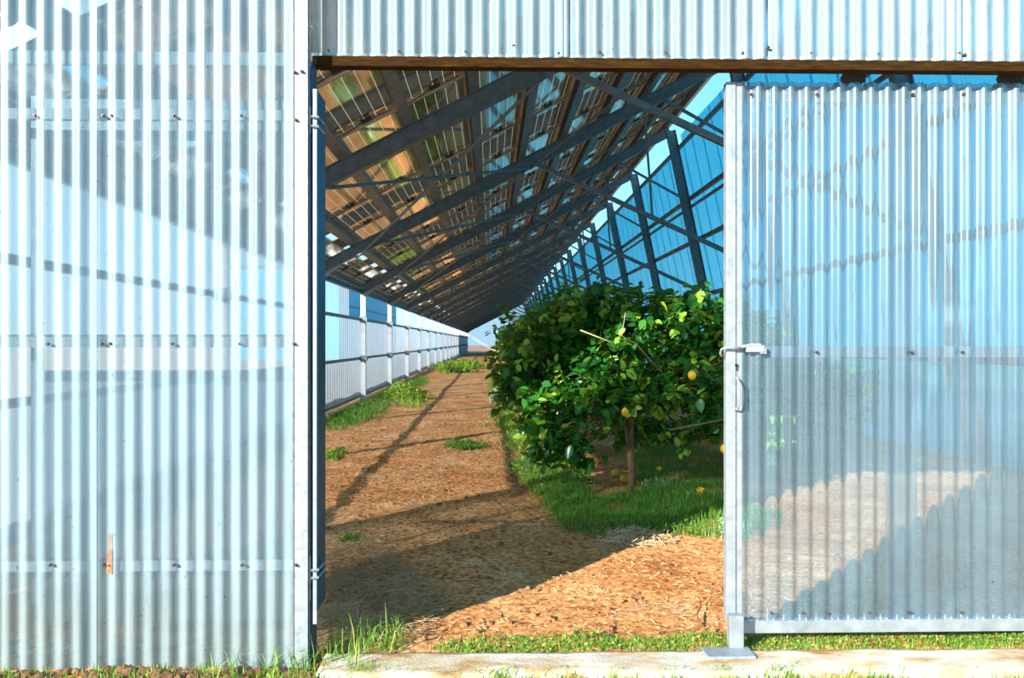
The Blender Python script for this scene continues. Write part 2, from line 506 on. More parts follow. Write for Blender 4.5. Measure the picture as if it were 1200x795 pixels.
# ------------------------------------------------------------------ ground
def axis(pieces):
    out = []
    for a, b, s in pieces:
        n = max(2, int(round((b - a) / s)))
        out.extend(np.linspace(a, b, n, endpoint=False))
    out.append(pieces[-1][1])
    return np.array(out)
gx = axis([(-90, -6, 6), (-6, -3, 0.25), (-3, 4.2, 0.035), (4.2, 8, 0.25), (8, 90, 6)])
gy = axis([(-12, -1, 0.5), (-1, 6, 0.035), (6, 12, 0.08), (12, 30, 0.25), (30, 120, 1.5), (120, 300, 12)])
GX, GY = np.meshgrid(gx, gy, indexing='ij')
def vnoise(x, y, lam, seed):
    """smooth lattice noise in -1..1"""
    r = np.random.default_rng(seed)
    tab = r.uniform(-1, 1, 4096)
    x = np.asarray(x, dtype=float) / lam + 1000.0; y = np.asarray(y, dtype=float) / lam + 1000.0
    xi, yi = np.floor(x).astype(np.int64), np.floor(y).astype(np.int64)
    fx, fy = x - xi, y - yi
    fx = fx * fx * (3 - 2 * fx); fy = fy * fy * (3 - 2 * fy)
    h = lambda a, b: tab[(a * 7919 + b * 104729 + (a * b) % 613) % 4096]
    return (h(xi, yi) * (1 - fx) + h(xi + 1, yi) * fx) * (1 - fy) + (h(xi, yi + 1) * (1 - fx) + h(xi + 1, yi + 1) * fx) * fy
def bumps(x, y):
    return 0.012 * vnoise(x, y, 1.3, 1) + 0.011 * vnoise(x, y, 0.45, 2) + 0.009 * vnoise(x + 0.3, y, 0.19, 3) + 0.006 * vnoise(x, y + 0.2, 0.09, 4)
def ground_z(x, y):
    x = np.asarray(x, dtype=float); y = np.asarray(y, dtype=float)
    z = bumps(x, y) - 0.012
    z = np.where(y < -0.26, z - 0.02, z)
    return z
GZ = ground_z(GX, GY)
fine = (GX > -3) & (GX < 4.2) & (GY > -1) & (GY < 8)
GZ = GZ + np.where(fine, RNG.normal(0, 0.0022, GZ.shape), 0)
idx = np.arange(GX.size).reshape(GX.shape)
gf = np.stack([idx[:-1, :-1], idx[1:, :-1], idx[1:, 1:], idx[:-1, 1:]], axis=-1).reshape(-1, 4)
gr = np_obj('ground', np.stack([GX, GY, GZ], -1), gf, M['soil'], smooth=True)
tag(gr, 'dry orange soil running the whole length of the greenhouse', 'ground', kind='structure')

# concrete sill across the doorway
sx = np.arange(-0.76, 6.0, 0.03); sy = np.linspace(-0.275, -0.012, 14)
SX, SY = np.meshgrid(sx, sy, indexing='ij')
edge = 0.02 * np.sin(SX * 5.1) + 0.012 * np.sin(SX * 17.0 + 1) + 0.008 * np.sin(SX * 41)
SYd = SY + np.where(SY < -0.2, edge, 0)
SZ = 0.012 + 0.3 * bumps(SX * 1.3 + 5, SY * 2) + RNG.normal(0, 0.0008, SX.shape)
SZ[:, 0] = -0.06; SZ[:, -1] = -0.03; SZ[:, 1] -= 0.008; SZ[0, :] = -0.05; SZ[-1, :] = -0.05
idx = np.arange(SX.size).reshape(SX.shape)
sf = np.stack([idx[:-1, :-1], idx[1:, :-1], idx[1:, 1:], idx[:-1, 1:]], axis=-1).reshape(-1, 4)
tag(np_obj('concrete_sill', np.stack([SX, SYd, SZ], -1), sf, M['concrete'], smooth=True),
    'worn pale concrete sill strip stained with soil across the doorway', 'sill')

# ------------------------------------------------------------------ front wall
SH = -0.10                                                          # plane of the left wall sheets
def put_screw(parent, px, py, y, r=0.0043):
    p = W(px, py, y - 0.012)
    b = MB()
    b.tube([(p.x, p.y + 0.012, p.z), (p.x, p.y + 0.002, p.z)], r * 1.6, 12)
    b.tube([(p.x, p.y + 0.004, p.z), (p.x, p.y - 0.006, p.z)], r, 6)
    return b.build('screw', M['screw'], parent)

wf = thing('wall_front', 'pale corrugated sheeting left of the doorway', 'wall', (-2.9, SH, 0), kind='structure')
x_r = W(343, 400, SH).x
x = x_r
sheet_w = 0.076 * 11
n_s = 0
while x > -3.0:
    x0 = x - sheet_w
    top = lambda u, a=x0: roof_z(a + u) - 0.02
    wob = {1: 0.0}
    bot = lambda u, a=x0: -0.035 + 0.006 * math.sin((a + u) * 23)
    v, f = corr_grid((x0 - 0.076, SH - 0.0035 * (n_s % 2), 0), (1, 0, 0), (0, 0, 1), (0, -1, 0), sheet_w + 0.076,
                     bot, top, 0.076, 0.0135, 12, 2, phase=0)
    np_obj('corrugated_sheet', v, f, M['sheet'], wf, smooth=True)
    x = x0
    n_s += 1
for y_, xs in ((135, (40, 120, 130, 203, 282)), (403, (55, 118, 128, 201, 280)), (663, (58, 120, 128, 203, 283))):
    for x_ in xs:
        put_screw(wf, x_, y_, SH)
# flat edge flashing
fl0, fl1 = W(343, 400, SH - 0.012).x, W(361.5, 400, SH - 0.012).x
b = MB()
b.box(fl0, fl1, SH - 0.014, SH - 0.011, -0.02, 3.6)
b.box(fl1 - 0.003, fl1, SH - 0.014, SH + 0.05, -0.02, 3.6)
b.box(fl0, fl0 + 0.004, SH - 0.019, SH - 0.011, -0.02, 3.6)
for (a, c) in ((0.2, 0.01), (0.8, -0.01)):
    pass
fl = b.build('edge_flashing', M['white_steel'])
tag(fl, 'tall pale flat metal strip capping the sheeting beside the doorway', 'flashing')
for x_, y_ in ((345, 84), (353, 83), (346, 140), (344, 403), (346, 663)):
    put_screw(fl, x_, y_, SH - 0.014, 0.0045)

# rust stain patch on the sheeting: a weeping rusty fixing plate
p = W(130, 650, SH + 0.002)
rr = random.Random(4)
zs = [p.z - 0.08 + 0.016 * k for k in range(12)]
lft = [p.x - 0.012 + 0.0012 * k + rr.uniform(-0.003, 0.003) for k in range(12)]
rgt = [p.x + 0.014 - 0.0008 * k + rr.uniform(-0.003, 0.003) for k in range(12)]
b = MB()
ring = [(lft[k], zs[k]) for k in range(12)] + [(rgt[k], zs[k]) for k in range(11, -1, -1)]
nn = len(ring)
b.add([(x_, SH - 0.0135, z_) for x_, z_ in ring] + [(x_, SH - 0.0125, z_) for x_, z_ in ring],
      [(k, 23 - k, 22 - k, k + 1) for k in range(11)] + [(k, (k + 1) % nn, (k + 1) % nn + nn, k + nn) for k in range(nn)])
tag(b.build('rusty_patch', M['orange_rust'], wf), 'rusty orange patch')

# horizontal rails behind the sheeting
for zpx, nm in ((135, 'upper'), (401, 'middle'), (662, 'lowest')):
    z = W(200, zpx, SH + 0.03).z
    b = MB()
    b.box(-2.95, fl1 - 0.01, SH + 0.014, SH + 0.018, z - 0.02, z + 0.022)
    b.box(-2.95, fl1 - 0.01, SH + 0.014, SH + 0.05, z - 0.024, z - 0.02)
    rl = b.build('wall_rail', M['pale_rail'])
    if nm != 'upper':
        b = MB(); b.box(-2.95, fl1 - 0.012, SH + 0.0135, SH + 0.03, z + 0.0225, z + 0.032)
        tag(b.build('rusty_edge', M['orange_rust'], rl), 'rusty orange edge')
    tag(rl, f'{nm} pale metal rail showing through the sheeting left of the doorway', 'rail', 'rails behind the front sheeting')

# header over the doorway
HZ0 = W(600, 67.5, 0).z
hd = thing('wall_front', 'corrugated sheeting above the doorway', 'wall', (0, 0, 0), kind='structure')
x0 = W(367, 60, 0).x
xs_ = [x0, W(660, 60, 0).x, W(893, 60, 0).x, W(1118, 60, 0).x, W(1340, 60, 0).x, 3.9]
for i in range(5):
    a, c = xs_[i], xs_[i + 1]
    wdt = round((c - a) / 0.076) * 0.076 + (0.076 if i else 0)
    aa = a - (0.076 if i else 0)
    tp = lambda u, q=aa: min(roof_z(q + u), RIDGE_Z) - 0.04
    v, f = corr_grid((aa, -0.0035 * (i % 2), 0), (1, 0, 0), (0, 0, 1), (0, -1, 0), wdt, lambda u: HZ0 + 0.002, tp, 0.076, 0.0135, 12, 2, phase=0.6)
    np_obj('corrugated_sheet', v, f, M['sheet'], hd, smooth=True)
for x_, y_ in ((385, 59), (467, 59), (545, 60), (602, 53), (655, 62), (703, 60), (780, 61), (871, 62), (901, 55), (950, 62), (1029, 63), (1124, 62), (1131, 64)):
    put_screw(hd, x_, y_, 0)
zb = W(400, 77, 0).z; zt = W(400, 66.5, 0).z
b = MB()
b.box(x0 - 0.002, 5.3, -0.012, -0.007, zb, zt)
b.box(x0 - 0.002, 5.3, -0.012, 0.05, zb - 0.004, zb)
tag(b.build('header_angle', M['rust']), 'long rusty brown steel angle along the top of the doorway', 'beam')
b = MB()
b.box(-2.9, 5.3, 0.012, 0.045, zb + 0.002, zt + 0.02)
tag(b.build('header_rail', M['pale_rail']), 'pale steel rail behind the sheeting just above doorway height', 'rail')
# rest of the gable right of the sliding door, outside the frame
v, f = corr_grid((2.95, 0.0, 0), (1, 0, 0), (0, 0, 1), (0, -1, 0), 2.2, lambda u: 0.02, lambda u: zb - 0.01, 0.076, 0.0095, 8, 2)
tag(np_obj('wall_front', v, f, M['sheet'], smooth=True), 'corrugated sheeting beyond the sliding door', 'wall', kind='structure')

# door post on the left with its hinge plates
xa, xb = W(361.8, 400, -0.06).x, W(366.3, 400, -0.06).x
b = MB()
b.box(xa, xb, -0.085, 0.03, -0.02, zb - 0.005)
jp = b.build('door_post', M['blue_steel'])
tag(jp, 'narrow dark steel post at the left edge of the doorway', 'post')
for y0_, y1_ in ((30, 78), (125, 157), (652, 704)):
    za, zc = W(364, y1_, -0.09).z, W(364, y0_, -0.09).z
    if zc > zb: zc = min(zc, zb + 0.10)
    b = MB()
    b.box(xa + 0.002, xb - 0.001, -0.094, -0.0855, za, zc)
    b.build('hinge_plate', M['white_steel'], jp)
# hinged leaf folded back behind the left wall
LY = -0.105
xl0, xl1, xl2 = W(366.6, 400, LY).x, W(371.6, 400, LY).x, -2.02
zt_, zb_ = W(372, 104, LY).z, W(372, 716, LY).z
lf = thing('hinged_door_leaf', 'dark framed door leaf folded back behind the left front sheeting', 'door', (xl1, LY, zb_))
b = MB(); b.box(xl0, xl1 - 0.001, LY, LY + 0.02, zb_ - 0.06, zt_)
b.build('stile_edge', M['white_steel'], lf, bevel=0.002)
xl3 = W(371.8, 400, LY).x
b = MB(); b.box(xl3 - 0.004, xl3, LY, LY + 0.185, zb_, zt_ - 0.005); b.box(xl3 - 0.03, xl3 - 0.004, LY + 0.18, LY + 0.185, zb_, zt_ - 0.005)
b.build('stile', M['blue_steel'], lf)
for z0_, z1_ in ((zt_ - 0.19, zt_ - 0.01), (1.22, 1.27), (zb_, zb_ + 0.05)):
    b = MB(); b.box(xl2, xl3 - 0.031, LY + 0.15, LY + 0.178, z0_, z1_)
    b.build('cross_rail', M['galv'], lf)
b = MB(); b.box(xl2 - 0.04, xl2, LY + 0.14, LY + 0.18, zb_, zt_)
b.build('stile', M['galv'], lf)
v, f = corr_grid((xl2, LY + 0.135, 0), (1, 0, 0), (0, 0, 1), (0, -1, 0), xl3 - xl2 - 0.035, lambda u: zb_ - 0.08, lambda u: 1.27, 0.076, 0.0095, 8, 2)
np_obj('corrugated_sheet', v, f, M['sheet'], lf, smooth=True)
for py in (137.5, 148.5, 668, 677):
    z = W(375, py, LY).z
    b = MB(); b.tube([(xl0 - 0.004, LY - 0.012, z), (xl3 + 0.002, LY - 0.004, z), (xl3 + 0.006, LY + 0.12, z)], 0.006, 8)
    b.build('hinge_strap', M['white_steel'], lf)

# ------------------------------------------------------------------ sliding door
DY = 0.10
dl, dtop, dbot = W(850, 400, DY).x, W(1000, 98.5, DY).z, W(900, 740, DY).z
d_r = dl + 1.80
dr = thing('door_1', 'tall clear corrugated sliding door with pale metal frame at the right', 'door', (dl, DY, dbot), kind='structure')
b = MB(); b.box(dl, W(861, 400, DY).x, DY - 0.02, DY + 0.03, W(850, 727, DY).z, dtop)
b.build('stile', M['white_steel'], dr, bevel=0.002)
b = MB(); b.box(W(861.6, 400, DY).x, W(869, 400, DY).x, DY - 0.012, DY + 0.03, W(850, 727, DY).z, dtop)
b.build('stile', M['white_steel'], dr, bevel=0.002)
b = MB(); b.box(d_r - 0.04, d_r, DY - 0.01, DY + 0.03, dbot, dtop)
b.build('stile', M['white_steel'], dr)
b = MB(); b.box(W(853, 400, DY).x, d_r, DY - 0.03, DY + 0.02, dbot, W(900, 725.5, DY).z)
b.build('bottom_rail', M['galv'], dr, bevel=0.002)
for a, c in ((118, 100), (419, 406)):
    b = MB(); b.box(W(869.5, 400, DY).x, d_r - 0.041, DY + 0.016, DY + 0.03, W(900, a, DY).z, W(900, c, DY).z)
    b.build('cross_rail', M['pale_rail'], dr)
xs0 = W(866, 400, DY).x
x = xs0
i = 0
while x < d_r:
    wd = min(0.076 * 11, d_r - x)
    wtot = wd + (0.152 if i else 0)
    v, f = corr_grid((x - (0.152 if i else 0), DY - 0.004 * (i % 2), 0), (1, 0, 0), (0, 0, 1), (0, -1, 0), wtot,
                     lambda u: W(900, 726, DY).z + 0.004 * math.sin(u * 33), lambda u: dtop + 0.006 , 0.076, 0.0135, 12, 2, phase=-1.2)
    np_obj('corrugated_sheet', v, f, M['door_sheet'], dr, smooth=True)
    x += wd
    i += 1
for y_, xs in ((110, (881, 958, 1070, 1130)), (413, (958, 1069, 1129)), (719, (905, 942, 970, 1020, 1068, 1128))):
    for x_ in xs:
        put_screw(dr, x_, y_, DY)
# latch, keyhole, handle
lt = MB()
a = W(866, 408, DY - 0.03); c = W(893, 407, DY - 0.03)
lt.tube([W(862, 409, DY - 0.035), W(872, 406, DY - 0.035), W(882, 404.5, DY - 0.035), W(892, 404.5, DY - 0.035)], 0.008, 8)
lt.box(W(872, 0, DY).x, W(893, 0, DY).x, DY - 0.04, DY - 0.02, W(0, 413, DY).z, W(0, 405, DY).z)
lt.box(W(888, 0, DY).x, W(896, 0, DY).x, DY - 0.034, DY - 0.02, W(0, 415, DY).z, W(0, 408, DY).z)
lt = lt.build('latch', M['galv'], dr, smooth=False, bevel=0.002)
hk = MB()
hk.tube([W(868, 408, DY - 0.045), W(858, 407.5, DY - 0.05), W(850, 407.5, DY - 0.045), W(845.5, 409.5, DY - 0.035), W(844.2, 414, DY - 0.025), W(845.5, 418, DY - 0.015)], 0.0055, 10)
hk.build('hook_rod', M['galv'], lt, smooth=True)
kh = MB()
q = W(862.8, 428, DY - 0.023)
kh.tube([(q.x, q.y + 0.01, q.z), (q.x, q.y - 0.003, q.z)], 0.007, 12)
kh.box(q.x - 0.003, q.x + 0.003, q.y - 0.003, q.y + 0.01, q.z - 0.022, q.z)
kh.build('keyhole', M['black'], dr)
hh = MB()
pts = [W(862, 442, DY - 0.022), W(864.5, 444, DY - 0.045), W(866.5, 450, DY - 0.06), W(866.8, 463, DY - 0.062), W(866.3, 474, DY - 0.058), W(864.5, 480, DY - 0.045), W(861.5, 481, DY - 0.02)]
hh.tube(pts, 0.0048, 10)
hh.ball(W(861.5, 480, DY - 0.024), 0.011, 0.005, 0.008)
hh.build('handle', M['galv'], dr, smooth=True)
# rollers
for px in (1001, 1185):
    b = MB()
    t = W(px, 88, DY + 0.0)
    b.tube([(t.x - 0.028, DY + 0.004, t.z - 0.012), (t.x - 0.028, DY + 0.03, t.z - 0.012)], 0.026, 16)
    b.tube([(t.x + 0.03, DY + 0.004, t.z - 0.012), (t.x + 0.03, DY + 0.03, t.z - 0.012)], 0.026, 16)
    b.box(t.x - 0.055, t.x + 0.055, DY, DY + 0.004, t.z - 0.035, t.z + 0.012)
    b.tube([(t.x, DY + 0.017, t.z), (t.x, DY + 0.017, t.z + 0.07)], 0.006, 8)
    b.build('roller_bracket', M['black'], dr)
b = MB(); tz = W(1000, 74, DY).z
b.box(0.9, 4.8, DY - 0.005, DY + 0.04, tz + 0.02, tz + 0.06)
tag(b.build('door_track', M['galv_shaded']), 'dark steel track the sliding door hangs from', 'track')
# stop post with foot plate on the sill
st = thing('door_stop_post', 'short square steel stub on a flat plate below the sliding door corner', 'post', (W(861, 765, -0.08).x, -0.08, 0.02))
b = MB(); b.box(W(853, 0, -0.0).x, W(869.5, 0, -0.0).x, -0.03, 0.02, 0.02, W(0, 727, 0.0).z)
b.build('stub', M['galv'], st, bevel=0.002)
b = MB(); b.box(W(826, 0, -0.08).x, W(882, 0, -0.08).x, -0.135, -0.015, 0.008, 0.022)
b.build('foot_plate', M['white_steel'], st, bevel=0.003)

# ------------------------------------------------------------------ portal frames
def frame_parts(i, y):
    t = thing('portal_frame', f'{ORD[i]} steel portal frame back from the doorway', 'frame', (EAVE_X, y, 0), 'portal frames along the greenhouse')
    b = MB()
    b.bar((EAVE_X, y, -0.05), (EAVE_X, y, 2.50), 0.12, 0.12, up=(0, 1, 0))
    p = b.build('post', M['post'], t)
    for z in (1.92, 1.01):
        b = MB()
        b.box(EAVE_X - 0.075, EAVE_X + 0.075, y - 0.10, y - 0.06, z - 0.07, z + 0.07)
        b.box(EAVE_X + 0.06, EAVE_X + 0.10, y - 0.10, y + 0.04, z - 0.06, z + 0.05)
        b.build('rail_bracket', M['galv_shaded'], t)
    b = MB()
    xs = (EAVE_X - 0.12, EAVE_X + 1.4, 0.6, RIDGE_X)
    hs = (0.15, 0.19, 0.21, 0.19)
    for j in range(3):
        a = Vector((xs[j], y, roof_z(xs[j]))); c = Vector((xs[j + 1], y, roof_z(xs[j + 1])))
        b.bar(a, c, 0.012, hs[j], (0, 0, 1), 0.012, hs[j + 1])
        for s in (1, -1):
            b.bar(a + RN * (s * hs[j] / 2), c + RN * (s * hs[j + 1] / 2), 0.11, 0.014)
    b.build('rafter', M['galv_shaded'], t)
    b = MB()
    b.bar((EAVE_X - 0.02, y + 0.012, roof_z(EAVE_X) - 0.16), (EAVE_X + 0.42, y + 0.012, roof_z(EAVE_X + 0.42) - 0.02), 0.02, 0.14)
    for q in range(4):
        xx = EAVE_X + 0.03 + 0.1 * q
        b.tube([(xx, y - 0.03, roof_z(xx) - 0.09), (xx, y + 0.03, roof_z(xx) - 0.09)], 0.012, 8)
    b.build('knee_plate', M['galv'], t)
    b = MB()
    b.ibeam((RIDGE_X, y, RIDGE_Z + 0.02), (FOOT_X, y, -0.05), 0.12, 0.22, 0.014, up=(1, 0, 0))
    b.bar((RIDGE_X, y, RIDGE_Z), (FOOT_X, y, -0.05), 0.016, 0.20, up=(1, 0, 0))
    b.build('strut', M['galv_shaded'], t)
    x1 = 0.155 / 0.19 * 0.99
    b = MB()
    a = Vector((0.81, y + 0.03, 1.4 + 590 * U_)); c = Vector((5.02, y + 0.03, 1.4 + 222 * U_))
    b.bar(a, c, 0.07, 0.075)
    b.build('tie_bar', M['galv_shaded'], t)
    b = MB()
    b.bar((2.67, y + 0.03, roof_z(2.67) - 0.05), (2.82, y + 0.03, a.z + (c.z - a.z) * (2.82 - a.x) / (c.x - a.x)), 0.035, 0.035, (0, 1, 0))
    b.build('hanger', M['galv_shaded'], t)
    b = MB()
    b.bar((2.98, y - 0.02, roof_z(2.98) - 0.08), (4.52, y - 0.02, 1.4 + 646 * U_), 0.045, 0.05)
    b.build('knee_bar', M['galv_shaded'], t)
    return t
fr0 = frame_parts(0, ky(KS[0]))
for i in range(1, len(KS)):
    r = fr0.copy(); COL.objects.link(r)
    r.location = (EAVE_X, ky(KS[i]), 0)
    r['label'] = f'{ORD[i]} steel portal frame back from the doorway'
    for ch in list(fr0.children):
        c = ch.copy(); c.parent = r; COL.objects.link(c)

# purlins
PX = [(-26 + 139 * n) * U_ for n in range(-4, 7)]
for i, x in enumerate(PX):
    b = MB()
    p0 = Vector((x, 0.05, roof_z(x))) + RN * 0.165
    p1 = Vector((x, END_Y, roof_z(x))) + RN * 0.165
    b.bar(p0 + RS * 0.05, p1 + RS * 0.05, 0.008, 0.13, RN)
    b.bar(p0 - RN * 0.061, p1 - RN * 0.061, 0.125, 0.006, RN)
    b.bar(p0 + RN * 0.061, p1 + RN * 0.061, 0.085, 0.006, RN)
    where = ['the lowest one above the eave', 'second up from the eave', 'third up from the eave', 'fourth up from the eave', 'fifth up from the eave',
             'sixth up from the eave', 'seventh up from the eave', 'eighth up from the eave', 'ninth up from the eave', 'tenth up from the eave', 'the topmost at the ridge'][i]
    tag(b.build('purlin', M['purlin']), f'long grey steel purlin under the solar roof, {where}', 'purlin', 'purlins under the roof')

# solar panels
PW, PL, PITCH = 0.775, 1.665, 1.705
Y0 = 3.70 - 2 * PITCH + PITCH / 2
def panel_meshes():
    t = thing('solar_panel', '', 'solar panel', (0, 0, 0), 'solar panels of the roof')
    hw, hl = PW / 2, PL / 2
    b = MB()
    for s in (-1, 1):
        b.box(s * hw - 0.006, s * hw + 0.006, -hl, hl, -0.028, 0.012)
        b.box(-hw, hw, s * hl - 0.006, s * hl + 0.006, -0.028, 0.012)
        b.box(s * (hw - 0.012) - 0.012, s * (hw - 0.012) + 0.012, -hl, hl, -0.030, -0.026)
        b.box(-hw, hw, s * (hl - 0.014) - 0.016, s * (hl - 0.014) + 0.016, -0.030, -0.026)
    b.build('frame', M['alu'], t)
    b = MB(); b.add([(-hw + 0.004, -hl + 0.004, 0), (hw - 0.004, -hl + 0.004, 0), (hw - 0.004, hl - 0.004, 0), (-hw + 0.004, hl - 0.004, 0)], [(0, 1, 2, 3)])
    b.build('laminate', M['pv'], t)
    b = MB()
    b.box(-0.05, 0.07, hl - 0.10, hl - 0.045, -0.03, -0.001)
    b.tube([(-0.05, hl - 0.07, -0.015), (-0.15, hl - 0.12, -0.05), (-0.28, hl - 0.10, -0.055), (-0.38, hl - 0.02, -0.03)], 0.005, 6)
    b.tube([(0.07, hl - 0.07, -0.015), (0.17, hl - 0.10, -0.035), (0.3, hl - 0.07, -0.03)], 0.005, 6)
    b.build('junction_box', M['black'], t, bevel=0.0)
    b = MB(); b.box(-0.01, 0.07, hl - 0.235, hl - 0.20, -0.003, -0.0005)
    b.build('rating_sticker', M['black'], t)
    return t
pan0 = panel_meshes()
roll = math.atan(SLOPE)
used = False
strip = None
pan_parts = list(pan0.children)
far = []
for r_ in range(62):
    for c in range(10):
        if c == 0:
            xc = PX[0] + 0.36
        xc = (PX[c] + PX[c + 1]) / 2
        yy = Y0 + PITCH * r_
        pos = Vector((xc, yy, roof_z(xc))) + RN * 0.262
        if r_ < 30:
            if used:
                t = pan0.copy(); COL.objects.link(t)
                for ch in pan_parts:
                    k = ch.copy(); k.parent = t; COL.objects.link(k)
            else:
                t = pan0; used = True
            t.location = pos
            t.rotation_euler = (random.uniform(-0.006, 0.006), -roll + random.uniform(-0.008, 0.008), 0)
            if c == 0:
                t.location = pos - RS * 0.24
                if strip is None:
                    bb = MB()
                    bb.box(PW / 2 + 0.01, PW / 2 + 0.30, -PL / 2 - 0.04, 0.15, -0.02, 0.0)
                    strip = bb.build('infill_board', M['board'])
                k = strip if strip.parent is None else strip.copy()
                if k is not strip: COL.objects.link(k)
                k.parent = t
            cname = 'lowest column by the eave' if c == 0 else ('topmost column at the ridge' if c == 9 else f'{ORD[c]} column up from the eave')
            t['label'] = f'brown backed solar panel, {cname}, {ORD[r_]} row from the doorway'
        else:
            far.append(pos)
b = MB()
for p in far:
    e = Matrix.Rotation(-roll, 3, 'Y')
    def q(x, y, z): return tuple(Vector(p) + e @ Vector((x, y, z)))
    hw, hl = PW / 2, PL / 2
    b.add([q(-hw, -hl, -0.02), q(hw, -hl, -0.02), q(hw, hl, -0.02), q(-hw, hl, -0.02), q(-hw, -hl, 0.01), q(hw, -hl, 0.01), q(hw, hl, 0.01), q(-hw, hl, 0.01)],
          [(3, 2, 1, 0), (4, 5, 6, 7), (0, 1, 5, 4), (1, 2, 6, 5), (2, 3, 7, 6), (3, 0, 4, 7)])
tag(b.build('solar_panel', M['pv']), 'solar panels of the farthest roof rows, dark against the far end', 'solar panel', 'solar panels of the roof', 'stuff')

# roof cross braces and wall braces
def brace(p0, p1, label, r=0.022):
    b = MB(); b.tube([p0, p1], r, 8)
    return tag(b.build('cross_brace', M['galv_shaded']), label, 'brace', 'thin steel cross braces')
def rp_(x, k, off=-0.11): 
    q = Vector((x, ky(k), roof_z(x))) + RN * off
    return q
ordb = ['in the first bay', 'in the second bay', 'in the third bay', 'in the fourth bay', 'in the fifth bay']
for i in range(0, 4):
    k0, k1 = KS[i + 0], KS[i + 1]
    if i == 0:
        continue
    brace(rp_(-2.33, k1), rp_(0.52, k0), f'thin roof brace rising from the eave toward the camera, {ordb[i]}')
    brace(rp_(-1.86, k0), rp_(0.66, k1), f'thin roof brace rising from the eave away from camera, {ordb[i]}')
    brace(rp_(0.63, k1), rp_(3.65, k0), f'thin roof brace rising to the ridge, {ordb[i]}')
# right wall: girts and blue sheeting
for i, (z, nm) in enumerate(((5.99, 'topmost, just under the open strip'), (4.78, 'second from the top'), (3.82, 'third from the top'), (2.55, 'fourth from the top'), (1.2, 'lowest one'))):
    b = MB()
    x = right_x(z) + 0.155
    b.bar((x, 0.05, z), (x, END_Y, z), 0.05, 0.10)
    if i == 1:
        b.bar((x - 0.02, 0.05, z - 0.22), (x - 0.02, END_Y, z - 0.22), 0.04, 0.06)
    tag(b.build('wall_girt', M['galv_shaded']), f'long dark rail on the blue right wall, {nm}', 'rail', 'rails of the right wall')
rv = Vector((FOOT_X - RIDGE_X, 0, -RIDGE_Z)).normalized()
rn = Vector((rv.z, 0, -rv.x)) * -1
z_top = 5.97
ztl = (RIDGE_Z - z_top) / -rv.z
ln = RIDGE_Z / -rv.z
base = Vector((RIDGE_X, 0.05, RIDGE_Z)) + Vector((0.20, 0, 0))
parts = []
y = 0.05
i = 0
while y < 45:
    wdt = 0.076 * 11
    v, f = corr_grid(tuple(base + Vector((0.006 * (i % 2), y, 0))), (0, 1, 0), tuple(rv), (1, 0, 0.2), wdt + 0.076, lambda u, yy=y: (ztl if yy + 0.4 > ky(3.83) else 0.10), lambda u: ln, 0.076, 0.010, 6, 2)
    parts.append((v, f))
    y += wdt
    i += 1
v, f = corr_grid(tuple(base + Vector((0, y, 0))), (0, 1, 0), tuple(rv), (1, 0, 0.2), END_Y - y, lambda u: ztl, lambda u: ln, 0.3, 0.02, 6, 2)
parts.append((v, f))
v, f = merge(parts)
tag(np_obj('wall_right', v, f, M['cyan_sheet'], smooth=True), 'blue translucent corrugated sheeting on the steep right side', 'wall', kind='structure')

# left wall: sheeting, rails, eave beam
parts = []
y_full = 2.97 * 1000 / (575 - 415) + CAMY
v, f = corr_grid((EAVE_X - 0.10, 0.0, 0), (0, 1, 0), (0, 0, 1), (-1, 0, 0), y_full, lambda u: 0.10, lambda u: 2.56, 0.25, 0.012, 10, 2, sharp=2.2)
parts.append((v, f))
v, f = corr_grid((EAVE_X - 0.10, y_full, 0), (0, 1, 0), (0, 0, 1), (-1, 0, 0), END_Y - y_full, lambda u: 0.10, lambda u: 1.92, 0.25, 0.012, 8, 2, sharp=2.2)
parts.append((v, f))
v, f = merge(parts)
tag(np_obj('wall_left', v, f, M['left_sheet'], smooth=True), 'low milky white sheeting along the left side', 'wall', kind='structure')
for z, nm, h in ((1.92, 'upper', 0.065), (1.01, 'middle', 0.06), (0.13, 'bottom', 0.05)):
    b = MB(); b.bar((EAVE_X - 0.075, 0.0, z), (EAVE_X - 0.075, END_Y, z), 0.035, h)
    tag(b.build('wall_rail', M['purlin']), f'{nm} thin dark rail along the white left wall', 'rail', 'rails of the left wall')
b = MB()
b.bar((EAVE_X - 0.06, 0.0, 2.57), (EAVE_X - 0.06, END_Y, 2.57), 0.07, 0.09)
eb = b.build('eave_beam', M['blue_steel'])
tag(eb, 'dark blue eave beam along the top of the left wall', 'beam')
b = MB()
for i in range(60):
    y = 8 + i * 0.42
    b.box(EAVE_X - 0.02, EAVE_X + 0.012, y, y + 0.09, 2.60, 2.635)
c = b.build('eave_clip', M['galv'], eb)
tag(c, kind='stuff')
# far gable
v, f = corr_grid((EAVE_X - 0.1, END_Y, 0), (1, 0, 0), (0, 0, 1), (0, -1, 0), FOOT_X - EAVE_X + 0.2, lambda u: 0.0, lambda u: max(0.3, min(roof_z(EAVE_X + u), (RIDGE_Z - (EAVE_X + u - RIDGE_X) * RIDGE_Z / (FOOT_X - RIDGE_X)) if EAVE_X + u > RIDGE_X else 99)), 0.25, 0.012, 8, 2)
tag(np_obj('wall_back', v, f, M['left_sheet'], smooth=True), 'pale translucent sheeting closing the far end', 'wall', kind='structure')

